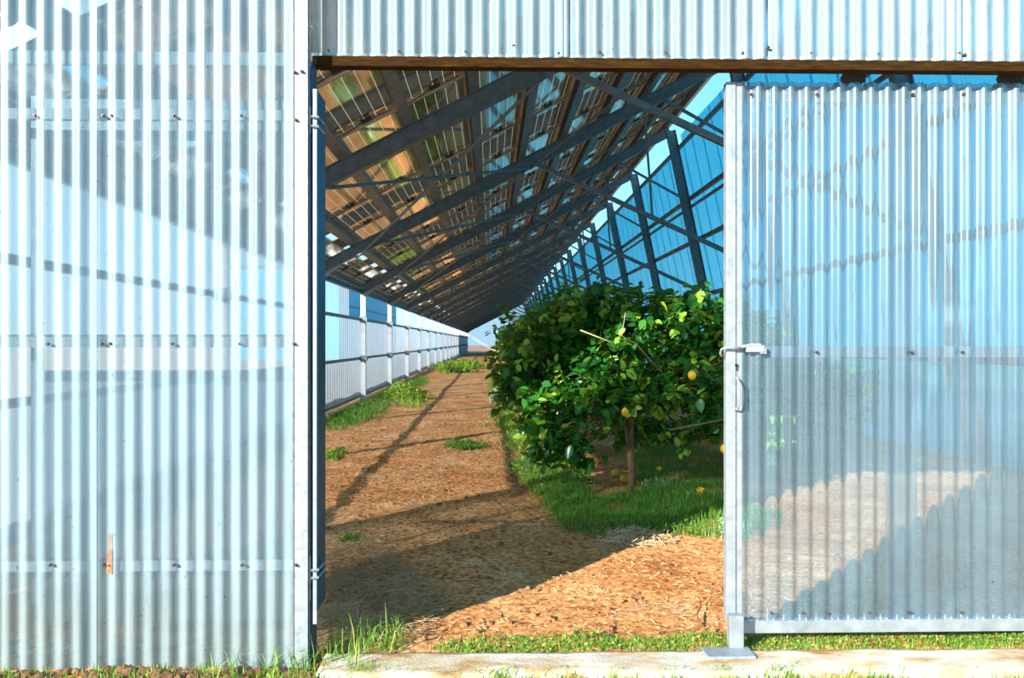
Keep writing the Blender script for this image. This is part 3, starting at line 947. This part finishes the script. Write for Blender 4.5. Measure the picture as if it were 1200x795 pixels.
# ------------------------------------------------------------------ outside, seen past the left wall
sh = thing('blue_shed', 'bright blue shed standing outside, seen through the gap above the left wall', 'building', (-12, 60, 0))
b = MB(); b.box(-22, -12, 64, 105, -0.2, 7.2)
b.build('cladding', M['blue_clad'], sh)
b = MB(); b.box(-12.05, -11.98, 64, 105, 4.35, 4.5); b.box(-22.2, -11.9, 63.8, 105.2, 7.2, 7.35)
b.build('trim_strip', M['shed_frame'], sh)
bx = axis([(-5.4, -3.35, 0.2)]); by = axis([(-2, 110, 0.5)])
BX, BY = np.meshgrid(bx, by, indexing='ij')
BZ = 0.92 * np.clip(np.sin((BX + 5.4) / 2.05 * math.pi), 0, 1) ** 0.6 + RNG.normal(0, 0.015, BX.shape) - 0.05
idx = np.arange(BX.size).reshape(BX.shape)
bf = np.stack([idx[:-1, :-1], idx[1:, :-1], idx[1:, 1:], idx[:-1, 1:]], axis=-1).reshape(-1, 4)
tag(np_obj('earth_bank', np.stack([BX, BY, BZ], -1), bf, M['bank'], smooth=True), 'low dark earth bank outside, shading the foot of the left wall', 'bank', kind='structure')

# ------------------------------------------------------------------ plants
def leaves_mesh(centres, dirs, size, width=0.5, curl=0.25, tones=None, rs=None):
    """leaf blades: six points each, folded on the midrib; returns verts, quads, tones"""
    rs = rs or RNG
    n = len(centres)
    d = dirs / np.linalg.norm(dirs, axis=1, keepdims=True)
    r = rs.normal(size=(n, 3)) * 0.45 + np.array([0, 0, 1.0])
    s = np.cross(d, r); s /= np.linalg.norm(s, axis=1, keepdims=True) + 1e-9
    u = np.cross(s, d)
    L = size[:, None]; Wd = L * width / 2
    c = centres
    p0 = c
    p1 = c + d * L * 0.35 + s * Wd * 0.95 + u * L * 0.07
    p2 = c + d * L * 0.75 + s * Wd * 0.75 + u * L * (0.05 - curl * 0.25)
    p3 = c + d * L - u * L * curl * 0.55
    p4 = c + d * L * 0.75 - s * Wd * 0.75 + u * L * (0.05 - curl * 0.25)
    p5 = c + d * L * 0.35 - s * Wd * 0.95 + u * L * 0.07
    m1 = c + d * L * 0.4 - u * L * 0.02
    m2 = c + d * L * 0.75 - u * L * (0.02 + curl * 0.3)
    v = np.stack([p0, p1, p2, p3, p4, p5, m1, m2], axis=1).reshape(-1, 3)
    q = np.array([[0, 6, 1, 1], [6, 7, 2, 1], [7, 3, 2, 2], [0, 5, 6, 6], [6, 5, 4, 7], [7, 4, 3, 3]])
    tris = np.array([[0, 6, 1], [1, 6, 7], [1, 7, 2], [2, 7, 3], [0, 5, 6], [5, 7, 6], [5, 4, 7], [4, 3, 7]])
    f = (tris[None] + (np.arange(n) * 8)[:, None, None]).reshape(-1, 3)
    if tones is None:
        tones = rs.random(n)
    return v, f, np.repeat(tones, 8)

def blob_leaves(blobs, n, leaf, rs):
    """leaf clusters spread through ellipsoid lobes: (cx,cy,cz,rx,ry,rz)"""
    vol = np.array([b[3] * b[4] * b[5] for b in blobs]) ** 0.8
    vol = vol / vol.sum()
    cen, dr_, sz, tn = [], [], [], []
    per = 7
    nc = n // per
    which = rs.choice(len(blobs), nc, p=vol)
    for w in which:
        b = blobs[w]
        d = rs.normal(size=3); d /= np.linalg.norm(d)
        rad = rs.random() ** 0.33
        p = np.array(b[:3]) + d * rad * np.array(b[3:6])
        tw = d + np.array([0, 0, 0.5]) + rs.normal(size=3) * 0.5
        tw /= np.linalg.norm(tw)
        young = rs.random() < 0.26
        for j in range(per):
            q = p + tw * 0.03 * (j - 3)
            a = rs.normal(size=3); a -= a.dot(tw) * tw
            a /= np.linalg.norm(a) + 1e-6
            cen.append(q); dr_.append(a + tw * 0.5 + np.array([0, 0, -0.25]))
            sz.append(leaf * rs.uniform(0.6, 1.25))
            tn.append(rs.uniform(0.75, 1.0) if young else rs.uniform(0, 0.62))
    return leaves_mesh(np.array(cen), np.array(dr_), np.array(sz), 0.66, 0.3, np.array(tn), rs)

def branch_pts(p0, p1, n=6, wob=0.05, sag=0.0):
    p0, p1 = Vector(p0), Vector(p1)
    out = []
    for i in range(n):
        t = i / (n - 1)
        p = p0.lerp(p1, t)
        if 0 < i < n - 1:
            p += Vector((random.uniform(-wob, wob), random.uniform(-wob, wob), random.uniform(-wob, wob)))
        p.z += sag * math.sin(t * math.pi)
        out.append(p)
    return out

def tree(label, base, lobes, nleaf, leaf, seed, stems):
    rs = np.random.default_rng(seed)
    t = thing('lemon_tree', label, 'tree', base, 'lemon trees in a row')
    B = Vector(base)
    for st_ in stems:
        b = MB()
        b.tube([B + Vector(p) for p in st_[0]], st_[1], 10, st_[2])
        b.build('trunk' if st_[1] > 0.025 else 'branch', M['bark'] if st_[1] > 0.012 else M['twig'], t, smooth=True)
    top = B + Vector(stems[0][0][-1])
    for lo in lobes:
        b = MB()
        c = Vector(lo[:3])
        b.tube(branch_pts(top + Vector((0, 0, -0.05)), c, 6, 0.05), 0.018, 7, 0.008)
        for _ in range(5):
            e = c + Vector((random.uniform(-1, 1) * lo[3], random.uniform(-1, 1) * lo[4], random.uniform(-0.6, 1) * lo[5])) * 0.85
            b.tube(branch_pts(c, e, 5, 0.03), 0.008, 5, 0.003)
        b.build('branch', M['bark'], t, smooth=True)
    v, f, tn = blob_leaves(lobes, nleaf, leaf, rs)
    np_obj('foliage', v, f, M['leaf'], t, tone=tn)
    return t

tb = G(739, 579)
Y1 = tb.y
def at(px, py, y): 
    p = W(px, py, y); return (p.x, p.y, p.z)
def lobe(px, py, dy, rx, rz, ry=None):
    p = W(px, py, Y1 + dy)
    return (p.x, p.y, p.z, rx, ry or rx, rz)
lobes1 = [lobe(690, 390, 0.3, 0.40, 0.36), lobe(640, 420, 0.3, 0.34, 0.40), lobe(750, 380, 0.1, 0.40, 0.34), lobe(810, 385, 0.0, 0.36, 0.36),
          lobe(700, 455, 0.1, 0.46, 0.32), lobe(640, 480, 0.2, 0.34, 0.26), lobe(660, 515, 0.1, 0.26, 0.14), lobe(790, 445, -0.1, 0.32, 0.30), lobe(870, 400, 0.2, 0.36, 0.36),
          lobe(840, 480, 0.0, 0.26, 0.24), lobe(815, 515, 0.1, 0.18, 0.16), lobe(890, 500, 0.1, 0.24, 0.3), lobe(690, 355, 0.4, 0.32, 0.2), lobe(610, 455, 0.4, 0.22, 0.3),
          lobe(750, 500, 0.5, 0.4, 0.16), lobe(628, 524, 0.1, 0.2, 0.13), lobe(675, 532, 0.0, 0.2, 0.10), lobe(600, 410, 0.5, 0.18, 0.25)]
T0 = (0.0, 0.0, 0.0)
tree('nearest lemon tree, broad leafy crown on a slim brown trunk beside the sliding door', tuple(tb), lobes1, 8600, 0.108, 11,
     [([(0, 0, -0.05), (0.012, 0, 0.2), (-0.005, 0, 0.45), (0.01, 0.02, 0.7), (0.0, 0.05, 0.95)], 0.036, 0.026),
      ([(0.0, 0.0, 0.33), (-0.035, 0.0, 0.50), (-0.045, 0.02, 0.68), (-0.11, 0.1, 0.95)], 0.019, 0.011),
      ([(0.0, 0.05, 0.8), (0.25, -0.1, 1.0), (0.5, -0.25, 1.10), (0.85, -0.2, 1.25)], 0.016, 0.008),
      ([(0.2, -0.3, 1.15), (-0.02, -0.42, 1.38), (-0.15, -0.45, 1.45), (-0.12, -0.45, 1.65)], 0.006, 0.003),
      ([(0.3, -0.3, 0.62), (0.55, -0.4, 0.68), (0.85, -0.4, 0.74)], 0.009, 0.005),
      ([(-0.5, -0.35, 1.5), (-0.3, -0.4, 1.42), (-0.15, -0.35, 1.36)], 0.006, 0.003)])
# shoots above the crown
row = [(11.0, 1.02, 'second lemon tree in the row, its dark crown spilling toward the path'),
       (14.6, 1.25, 'third lemon tree in the row, hidden behind the second'),
       (18.4, 1.3, 'fourth lemon tree in the row, half lost in shade'),
       (23.0, 1.25, 'fifth lemon tree in the row, small in the distance'),
       (29.0, 1.2, 'sixth lemon tree in the row, farthest crown above the path')]
for j, (Z, xc, lab) in enumerate(row):
    y = Z + CAMY
    rs = random.Random(50 + j)
    lb = []
    for q in range(9):
        a = q / 9 * 2 * math.pi
        lb.append((xc + 0.55 * math.cos(a), y + 0.55 * math.sin(a), 0.95 + 0.55 * rs.random(), 0.5, 0.5, 0.42))
    lb.append((xc, y, 1.65, 0.6, 0.6, 0.42)); lb.append((xc + 0.2, y - 0.3, 0.6, 0.7, 0.6, 0.2))
    tree(lab, (xc, y, 0), lb, 5200 if j == 0 else 2600, 0.10 if j < 2 else 0.13, 60 + j,
         [([(0, 0, -0.05), (0.02, 0, 0.4), (0, 0, 0.9)], 0.04, 0.028)])

for (xc, yc, lab) in ((3.55, 6.3, 'lemon tree in the right row, blurred behind the sliding door'), (3.5, 9.6, 'farther lemon tree in the right row behind the sliding door')):
    lb = []
    for q in range(8):
        a = q / 8 * 2 * math.pi
        lb.append((xc + 0.6 * math.cos(a), yc + 0.6 * math.sin(a), 0.72 + 0.12 * (q % 3), 0.45, 0.45, 0.32))
    lb.append((xc, yc, 1.0, 0.5, 0.5, 0.3))
    tree(lab, (xc, yc, 0), lb, 3000, 0.11, int(yc * 10), [([(0, 0, -0.05), (0.02, 0, 0.3), (0, 0, 0.7)], 0.04, 0.028)])

# lemons
def lemon(px, py, y, r, label, mat='lemon', ground=False, tilt=0.0, ry=1.0):
    p = W(px, py, y)
    if ground:
        p = G(px, py + r * F / 4.2 * 0.1); p = G(px, py + 3); p.z = r * 0.93
    t = thing('lemon', label, 'lemon', p, 'lemons')
    b = MB(); b.ball((p.x, p.y, p.z), r, r, r * 1.08 * ry, 20, 14, 0.12)
    o = b.build('fruit', M[mat], t, smooth=True)
    b = MB(); b.tube([(p.x, p.y, p.z + r * 1.1 * ry), (p.x + 0.003, p.y, p.z + r * 1.1 * ry + 0.012)], 0.004, 6)
    b.build('stem', M['twig'], t)
    t.rotation_euler = (tilt, tilt * 0.6, 0)
    return t
yl = Y1 - 0.30
lemon(811, 440, Y1 - 0.62, 0.036, 'yellow lemon hanging highest, at the right side of the tree crown')
lemon(732.5, 483.5, Y1 - 0.42, 0.033, 'yellow lemon hanging just left of the trunk top')
lemon(635.5, 511, Y1 - 0.4, 0.031, 'greenish yellow lemon low in the left side of the crown', 'lime')
lemon(721, 556, 0, 0.042, 'yellow lemon on the ground left of the trunk, the farther of two touching', ground=True, tilt=1.2)
lemon(731.5, 563, 0, 0.043, 'yellow lemon on the ground touching the trunk, nearer of two together', ground=True, tilt=0.8)
lemon(773, 551, 0, 0.037, 'lone yellow lemon lying in the grass right of the trunk', ground=True, tilt=1.4)
lemon(821, 578, 0, 0.041, 'whole round lemon in the grass near the sliding door', ground=True, tilt=1.0)
lemon(849, 526, Y1 - 0.2, 0.04, 'lemon half hidden behind the left edge of the sliding door')
# broken piece of lemon, a crescent
c0 = G(809, 582); c0.z = 0.03
b = MB()
pts = []
for i in range(9):
    a = math.radians(185 + 150 * i / 8)
    pts.append((c0.x + 0.036 * math.cos(a), c0.y, 0.055 + 0.036 * math.sin(a)))
m = len(pts)
for i in range(m - 1):
    r0 = 0.016 * math.sin(math.pi * (i + 0.25) / (m - 0.5)); r1 = 0.016 * math.sin(math.pi * (i + 1.25) / (m - 0.5))
    b.tube([pts[i], pts[i + 1]], max(r0, 0.003), 8, max(r1, 0.003))
tag(b.build('lemon_slice', M['lemon'], smooth=True), 'curved yellow lemon fragment beside the whole lemon near the sliding door', 'lemon', 'lemons')

# ------------------------------------------------------------------ grass and weeds
def blades(pts, h, w=0.006, lean=0.45, rs=RNG, tone_lo=0.1, tone_hi=0.75):
    n = len(pts)
    h = np.asarray(h) * rs.uniform(0.5, 1.25, n)
    th = rs.uniform(0, 2 * math.pi, n)
    d = np.stack([np.cos(th), np.sin(th), np.zeros(n)], 1)
    th2 = rs.uniform(0, 2 * math.pi, n)
    l = np.stack([np.cos(th2), np.sin(th2), np.zeros(n)], 1) * (rs.random(n)[:, None] ** 1.3 * lean)
    up = np.array([0, 0, 1.0])
    w = np.asarray(w) * rs.uniform(0.7, 1.3, n)
    a = pts - d * w[:, None] / 2; b = pts + d * w[:, None] / 2
    m_ = pts + (up * 0.55 + l * 0.35) * h[:, None]
    mc, md = m_ - d * w[:, None] * 0.4, m_ + d * w[:, None] * 0.4
    tip = pts + (up * (1 - np.linalg.norm(l, axis=1, keepdims=True) * 0.45) + l * 1.1) * h[:, None]
    v = np.stack([a, b, md, mc, tip], 1).reshape(-1, 3)
    tr = np.array([[0, 1, 2], [0, 2, 3], [3, 2, 4]])
    f = (tr[None] + (np.arange(n) * 5)[:, None, None]).reshape(-1, 3)
    tn = np.repeat(rs.uniform(tone_lo, tone_hi, n), 5)
    return v, f, tn

def scatter_px(poly, n, rs=RNG):
    """random ground points inside an outline given in photo pixels, even over the ground"""
    P = [G(x, y) for x, y in poly]
    xs = [p.x for p in P]; ys = [p.y for p in P]
    out = []
    m = len(P)
    while len(out) < n:
        X = rs.uniform(min(xs), max(xs), n * 2); Y = rs.uniform(min(ys), max(ys), n * 2)
        ins = np.zeros(len(X), bool)
        j = m - 1
        for i in range(m):
            c = ((ys[i] > Y) != (ys[j] > Y)) & (X < (xs[j] - xs[i]) * (Y - ys[i]) / (ys[j] - ys[i] + 1e-12) + xs[i])
            ins ^= c
            j = i
        out.extend(zip(X[ins], Y[ins]))
        if not ins.any():
            break
    a = np.array(out[:n])
    a[:, 0] = np.where(a[:, 1] > 3, np.maximum(a[:, 0], EAVE_X + 0.09 + rs.random(len(a)) * 0.1), a[:, 0])
    return np.column_stack([a, ground_z(a[:, 0], a[:, 1]) - 0.002])

def clumpy(p, n_cl, spread, rs=RNG):
    """pull points together into tufts"""
    c = p[rs.choice(len(p), n_cl)]
    w = rs.integers(0, n_cl, len(p))
    q = p.copy()
    q[:, :2] = c[w][:, :2] + rs.normal(0, spread, (len(p), 2))
    q[:, 0] = np.where(q[:, 1] > 3, np.maximum(q[:, 0], EAVE_X + 0.09 + rs.random(len(q)) * 0.1), q[:, 0])
    q[:, 2] = ground_z(q[:, 0], q[:, 1]) - 0.002
    return q

def grass(name, label, poly, n, h, cl=None, spread=0.04, w=0.005, lo=0.1, hi=0.75, mat='grass', lean=0.5, leafy=0, leaf=0.03, group='grass patches'):
    p = scatter_px(poly, n)
    if cl:
        k = len(p) * 2 // 3
        p = np.vstack([p[k:], clumpy(p[:k], cl, spread)])
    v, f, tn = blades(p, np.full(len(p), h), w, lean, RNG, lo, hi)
    o = np_obj(name, v, f, M[mat], tone=tn)
    if leafy:
        p2 = scatter_px(poly, leafy)
        if cl: p2 = clumpy(p2, cl, spread)
        p2[:, 2] += RNG.uniform(0, h * 0.9, len(p2))
        d = RNG.normal(size=(len(p2), 3)); d[:, 2] = np.abs(d[:, 2]) * 0.5
        v2, f2, t2 = leaves_mesh(p2, d, RNG.uniform(0.6, 1.3, len(p2)) * leaf, 0.55, 0.2, RNG.uniform(lo, hi, len(p2)))
        v = np.vstack([v, v2]); f = np.vstack([f, f2 + len(tn)]); tn = np.concatenate([tn, t2])
        bpy.data.objects.remove(o)
        o = np_obj(name, v, f, M[mat], tone=tn)
    tag(o, label, 'grass', kind='stuff')
    return o

grass('grass', 'thick green grass and clover round the nearest lemon trunk', [(640, 580), (655, 560), (700, 585), (735, 585), (770, 570), (800, 575), (850, 585), (900, 600), (900, 618), (860, 625), (800, 628), (750, 622), (700, 628), (660, 622), (648, 600)], 9000, 0.10, 160, 0.05, 0.005, 0.05, 0.7, leafy=2200, leaf=0.03)
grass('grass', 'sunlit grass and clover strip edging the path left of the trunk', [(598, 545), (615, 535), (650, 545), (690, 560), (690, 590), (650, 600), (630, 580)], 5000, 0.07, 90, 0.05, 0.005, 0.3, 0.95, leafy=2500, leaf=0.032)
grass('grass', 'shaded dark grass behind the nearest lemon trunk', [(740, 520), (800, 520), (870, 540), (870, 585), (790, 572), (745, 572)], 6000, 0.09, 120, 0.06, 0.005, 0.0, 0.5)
grass('grass', 'green grass edging the far side of the path under the tree row', [(575, 440), (590, 440), (612, 500), (640, 535), (600, 530), (585, 490)], 7000, 0.10, 150, 0.12, 0.009, 0.3, 1.0, leafy=2500, leaf=0.06)
grass('grass', 'low green grass line just inside the doorway', [(500, 757), (560, 748), (640, 742), (760, 745), (850, 744), (960, 740), (1080, 742), (1240, 738), (1240, 757), (900, 762), (700, 763), (500, 764)], 6000, 0.026, 200, 0.035, 0.004, 0.1, 1.0, leafy=2600, leaf=0.017)
grass('grass', 'bright grass in front of the concrete sill', [(330, 790), (420, 783), (560, 791), (700, 790), (850, 788), (1000, 790), (1240, 789), (1240, 812), (330, 812)], 7000, 0.045, 170, 0.035, 0.004, 0.3, 0.95)
grass('grass', 'uneven grass tufts along the foot of the left sheeting', [(-40, 786), (100, 784), (260, 783), (400, 781), (400, 830), (-40, 840)], 3800, 0.042, 110, 0.03, 0.004, 0.2, 0.95)
grass('tall_grass', 'long green blades at the corner of the left sheeting', [(235, 786), (300, 784), (345, 780), (420, 770), (425, 790), (240, 800)], 120, 0.15, 14, 0.03, 0.005, 0.3, 0.9, lean=0.9)
grass('tall_grass', 'long arching blades left in the doorway', [(385, 757), (470, 752), (480, 760), (390, 768)], 110, 0.19, 12, 0.03, 0.005, 0.3, 0.95, lean=1.0)
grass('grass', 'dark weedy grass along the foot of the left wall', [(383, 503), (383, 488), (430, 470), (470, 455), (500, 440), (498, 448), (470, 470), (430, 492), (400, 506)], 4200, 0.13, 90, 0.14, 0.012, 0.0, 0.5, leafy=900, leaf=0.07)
grass('weed_patch', 'yellow green leafy weeds standing out into the path by the left wall', [(460, 462), (470, 452), (488, 462), (500, 476), (482, 479), (465, 474)], 700, 0.22, 12, 0.12, 0.012, 0.4, 1.0, 'weed', leafy=2600, leaf=0.09)
grass('weed_patch', 'farther yellow green weed clump where the path narrows', [(515, 438), (530, 428), (545, 428), (562, 433), (545, 437), (525, 439)], 900, 0.34, 14, 0.3, 0.03, 0.5, 1.0, 'weed', leafy=2600, leaf=0.2)
grass('weed_patch', 'small weeds at the left edge of the path beside the door leaf', [(381, 536), (392, 524), (400, 528), (402, 535), (390, 538)], 300, 0.08, 8, 0.04, 0.006, 0.4, 1.0, 'weed', leafy=500, leaf=0.035)
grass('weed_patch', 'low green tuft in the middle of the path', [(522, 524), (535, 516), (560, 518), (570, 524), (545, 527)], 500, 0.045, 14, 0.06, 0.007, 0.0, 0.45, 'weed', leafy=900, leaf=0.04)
grass('weed_patch', 'tiny dark green weed near the left end of the path', [(402, 635), (412, 629), (432, 632), (425, 637)], 60, 0.03, 5, 0.03, 0.004, 0.0, 0.35, 'weed', leafy=220, leaf=0.022)
grass('weed_patch', 'pale leafy weed at the foot of the sliding door edge', [(828, 632), (845, 618), (870, 618), (870, 634)], 60, 0.07, 8, 0.03, 0.004, 0.3, 0.8, 'pale_leaf', leafy=500, leaf=0.035)
grass('weed_patch', 'pale silvery leaf clump in the grass right of the trunk', [(757, 570), (770, 562), (785, 566), (780, 575)], 160, 0.085, 5, 0.03, 0.01, 0.4, 1.0, 'pale_leaf', lean=0.8)
grass('weed_patch', 'tall pale green weed at the left foot of the tree row', [(580, 470), (592, 455), (598, 470), (590, 478)], 60, 0.3, 5, 0.1, 0.02, 0.3, 0.8, 'pale_leaf', leafy=500, leaf=0.12)

# dry straw and chaff on the soil
def sticks(poly, n, ln, w, seed, zr=0.012, tilt=0.25):
    rs = np.random.default_rng(seed)
    p = scatter_px(poly, n, rs)
    p[:, 2] += rs.uniform(0.002, zr, len(p))
    th = rs.uniform(0, 2 * math.pi, len(p))
    L = ln * rs.uniform(0.3, 1.4, len(p))
    d = np.stack([np.cos(th), np.sin(th), rs.normal(0, tilt, len(p))], 1) * L[:, None] / 2
    s = np.stack([-np.sin(th), np.cos(th), np.zeros(len(p))], 1) * (w * rs.uniform(0.5, 1.5, len(p)))[:, None] / 2
    u = np.array([0, 0, 1.0]) * w * 0.5
    a, b_ = p - d, p + d
    v = np.stack([a - s, a + s, a + u, b_ - s, b_ + s, b_ + u], 1).reshape(-1, 3)
    tr = np.array([[0, 3, 5], [0, 5, 2], [2, 5, 4], [2, 4, 1], [0, 1, 4], [0, 4, 3]])
    f = (tr[None] + (np.arange(len(p)) * 6)[:, None, None]).reshape(-1, 3)
    return v, f
v, f = sticks([(383, 735), (380, 520), (420, 490), (520, 440), (560, 430), (590, 440), (600, 500), (640, 600), (800, 640), (1200, 640), (1200, 745), (383, 752)], 24000, 0.03, 0.0042, 5)
tag(np_obj('straw_litter', v, f, M['straw']), 'pale straw and chaff scattered over the soil path', 'straw', kind='stuff')
v, f = sticks([(383, 750), (383, 645), (440, 640), (520, 690), (500, 748)], 1600, 0.16, 0.0035, 6, 0.05, 0.3)
tag(np_obj('dry_grass', v, f, M['straw_dull']), 'tangle of dull dry grass inside the left of the doorway', 'dry grass', kind='stuff')
v, f = sticks([(700, 640), (720, 612), (760, 622), (800, 632), (760, 640)], 350, 0.12, 0.006, 8, 0.03, 0.3)
tag(np_obj('dry_grass', v, f, M['straw']), 'pale dry stalks at the front edge of the grass below the trunk', 'dry grass', kind='stuff')
# clods
def clods(name, label, poly, n, r, mat, seed):
    rs = np.random.default_rng(seed)
    p = scatter_px(poly, n, rs)
    b = MB()
    random.seed(seed)
    for q in p:
        s = r * (0.22 + rs.random() ** 4 * 1.1)
        b.ball((q[0], q[1], q[2] + s * 0.25), s, s * rs.uniform(0.7, 1.2), s * 0.6, 7, 5, 0, 0.35)
    tag(b.build(name, M[mat]), label, 'soil', kind='stuff')
clods('soil_clods', 'loose orange soil clods strewn over the path', [(383, 735), (380, 520), (470, 480), (600, 500), (640, 600), (800, 640), (1200, 640), (1200, 745), (383, 752)], 2600, 0.02, 'clod', 9)
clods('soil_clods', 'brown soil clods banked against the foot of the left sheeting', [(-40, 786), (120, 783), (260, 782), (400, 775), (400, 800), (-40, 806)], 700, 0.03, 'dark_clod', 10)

# twig
b = MB()
a = [G(819, 735), G(817, 722), G(822, 712), G(818, 700)]
for q in a: q.z = 0.012
b.tube(a, 0.005, 6, 0.002)
tag(b.build('twig', M['bark'], smooth=True), 'dark forked twig lying on the soil near the sliding door', 'twig')

# ------------------------------------------------------------------ light
sd = bpy.data.lights.new('sun', 'SUN')
sd.energy = 6.8
sd.color = (1.0, 0.95, 0.86)
sd.angle = math.radians(0.55)
so = bpy.data.objects.new('sun', sd)
COL.objects.link(so)
sdir = Vector((1.7, 2.05, -1.0)).normalized()
so.rotation_euler = sdir.to_track_quat('-Z', 'Y').to_euler()
so.location = (-10, -12, 9)

wd = bpy.data.worlds.new('sky')
SC.world = wd
wd.use_nodes = True
nt = wd.node_tree
nt.nodes.clear()
o = nt.nodes.new('ShaderNodeOutputWorld')
bg = nt.nodes.new('ShaderNodeBackground')
tc = nt.nodes.new('ShaderNodeTexCoord')
sp = nt.nodes.new('ShaderNodeSeparateXYZ')
nt.links.new(tc.outputs['Generated'], sp.inputs[0])
r = ramp(nt, sp.outputs[2], [(0.0, (0.52, 0.76, 0.90)), (0.10, (0.32, 0.70, 0.92)), (0.35, (0.14, 0.52, 0.80)), (1.0, (0.04, 0.26, 0.60))])
nt.links.new(r.outputs[0], bg.inputs[0])
bg.inputs[1].default_value = 0.85
nt.links.new(bg.outputs[0], o.inputs[0])

# ------------------------------------------------------------------ view
SC.view_settings.view_transform = 'Standard'
SC.view_settings.look = 'None'
SC.view_settings.gamma = 1.0
SC.view_settings.use_curve_mapping = False
SC.view_settings.exposure = 0.95
SC.cycles.transparent_max_bounces = 24
SC.cycles.max_bounces = 10
SC.cycles.diffuse_bounces = 5
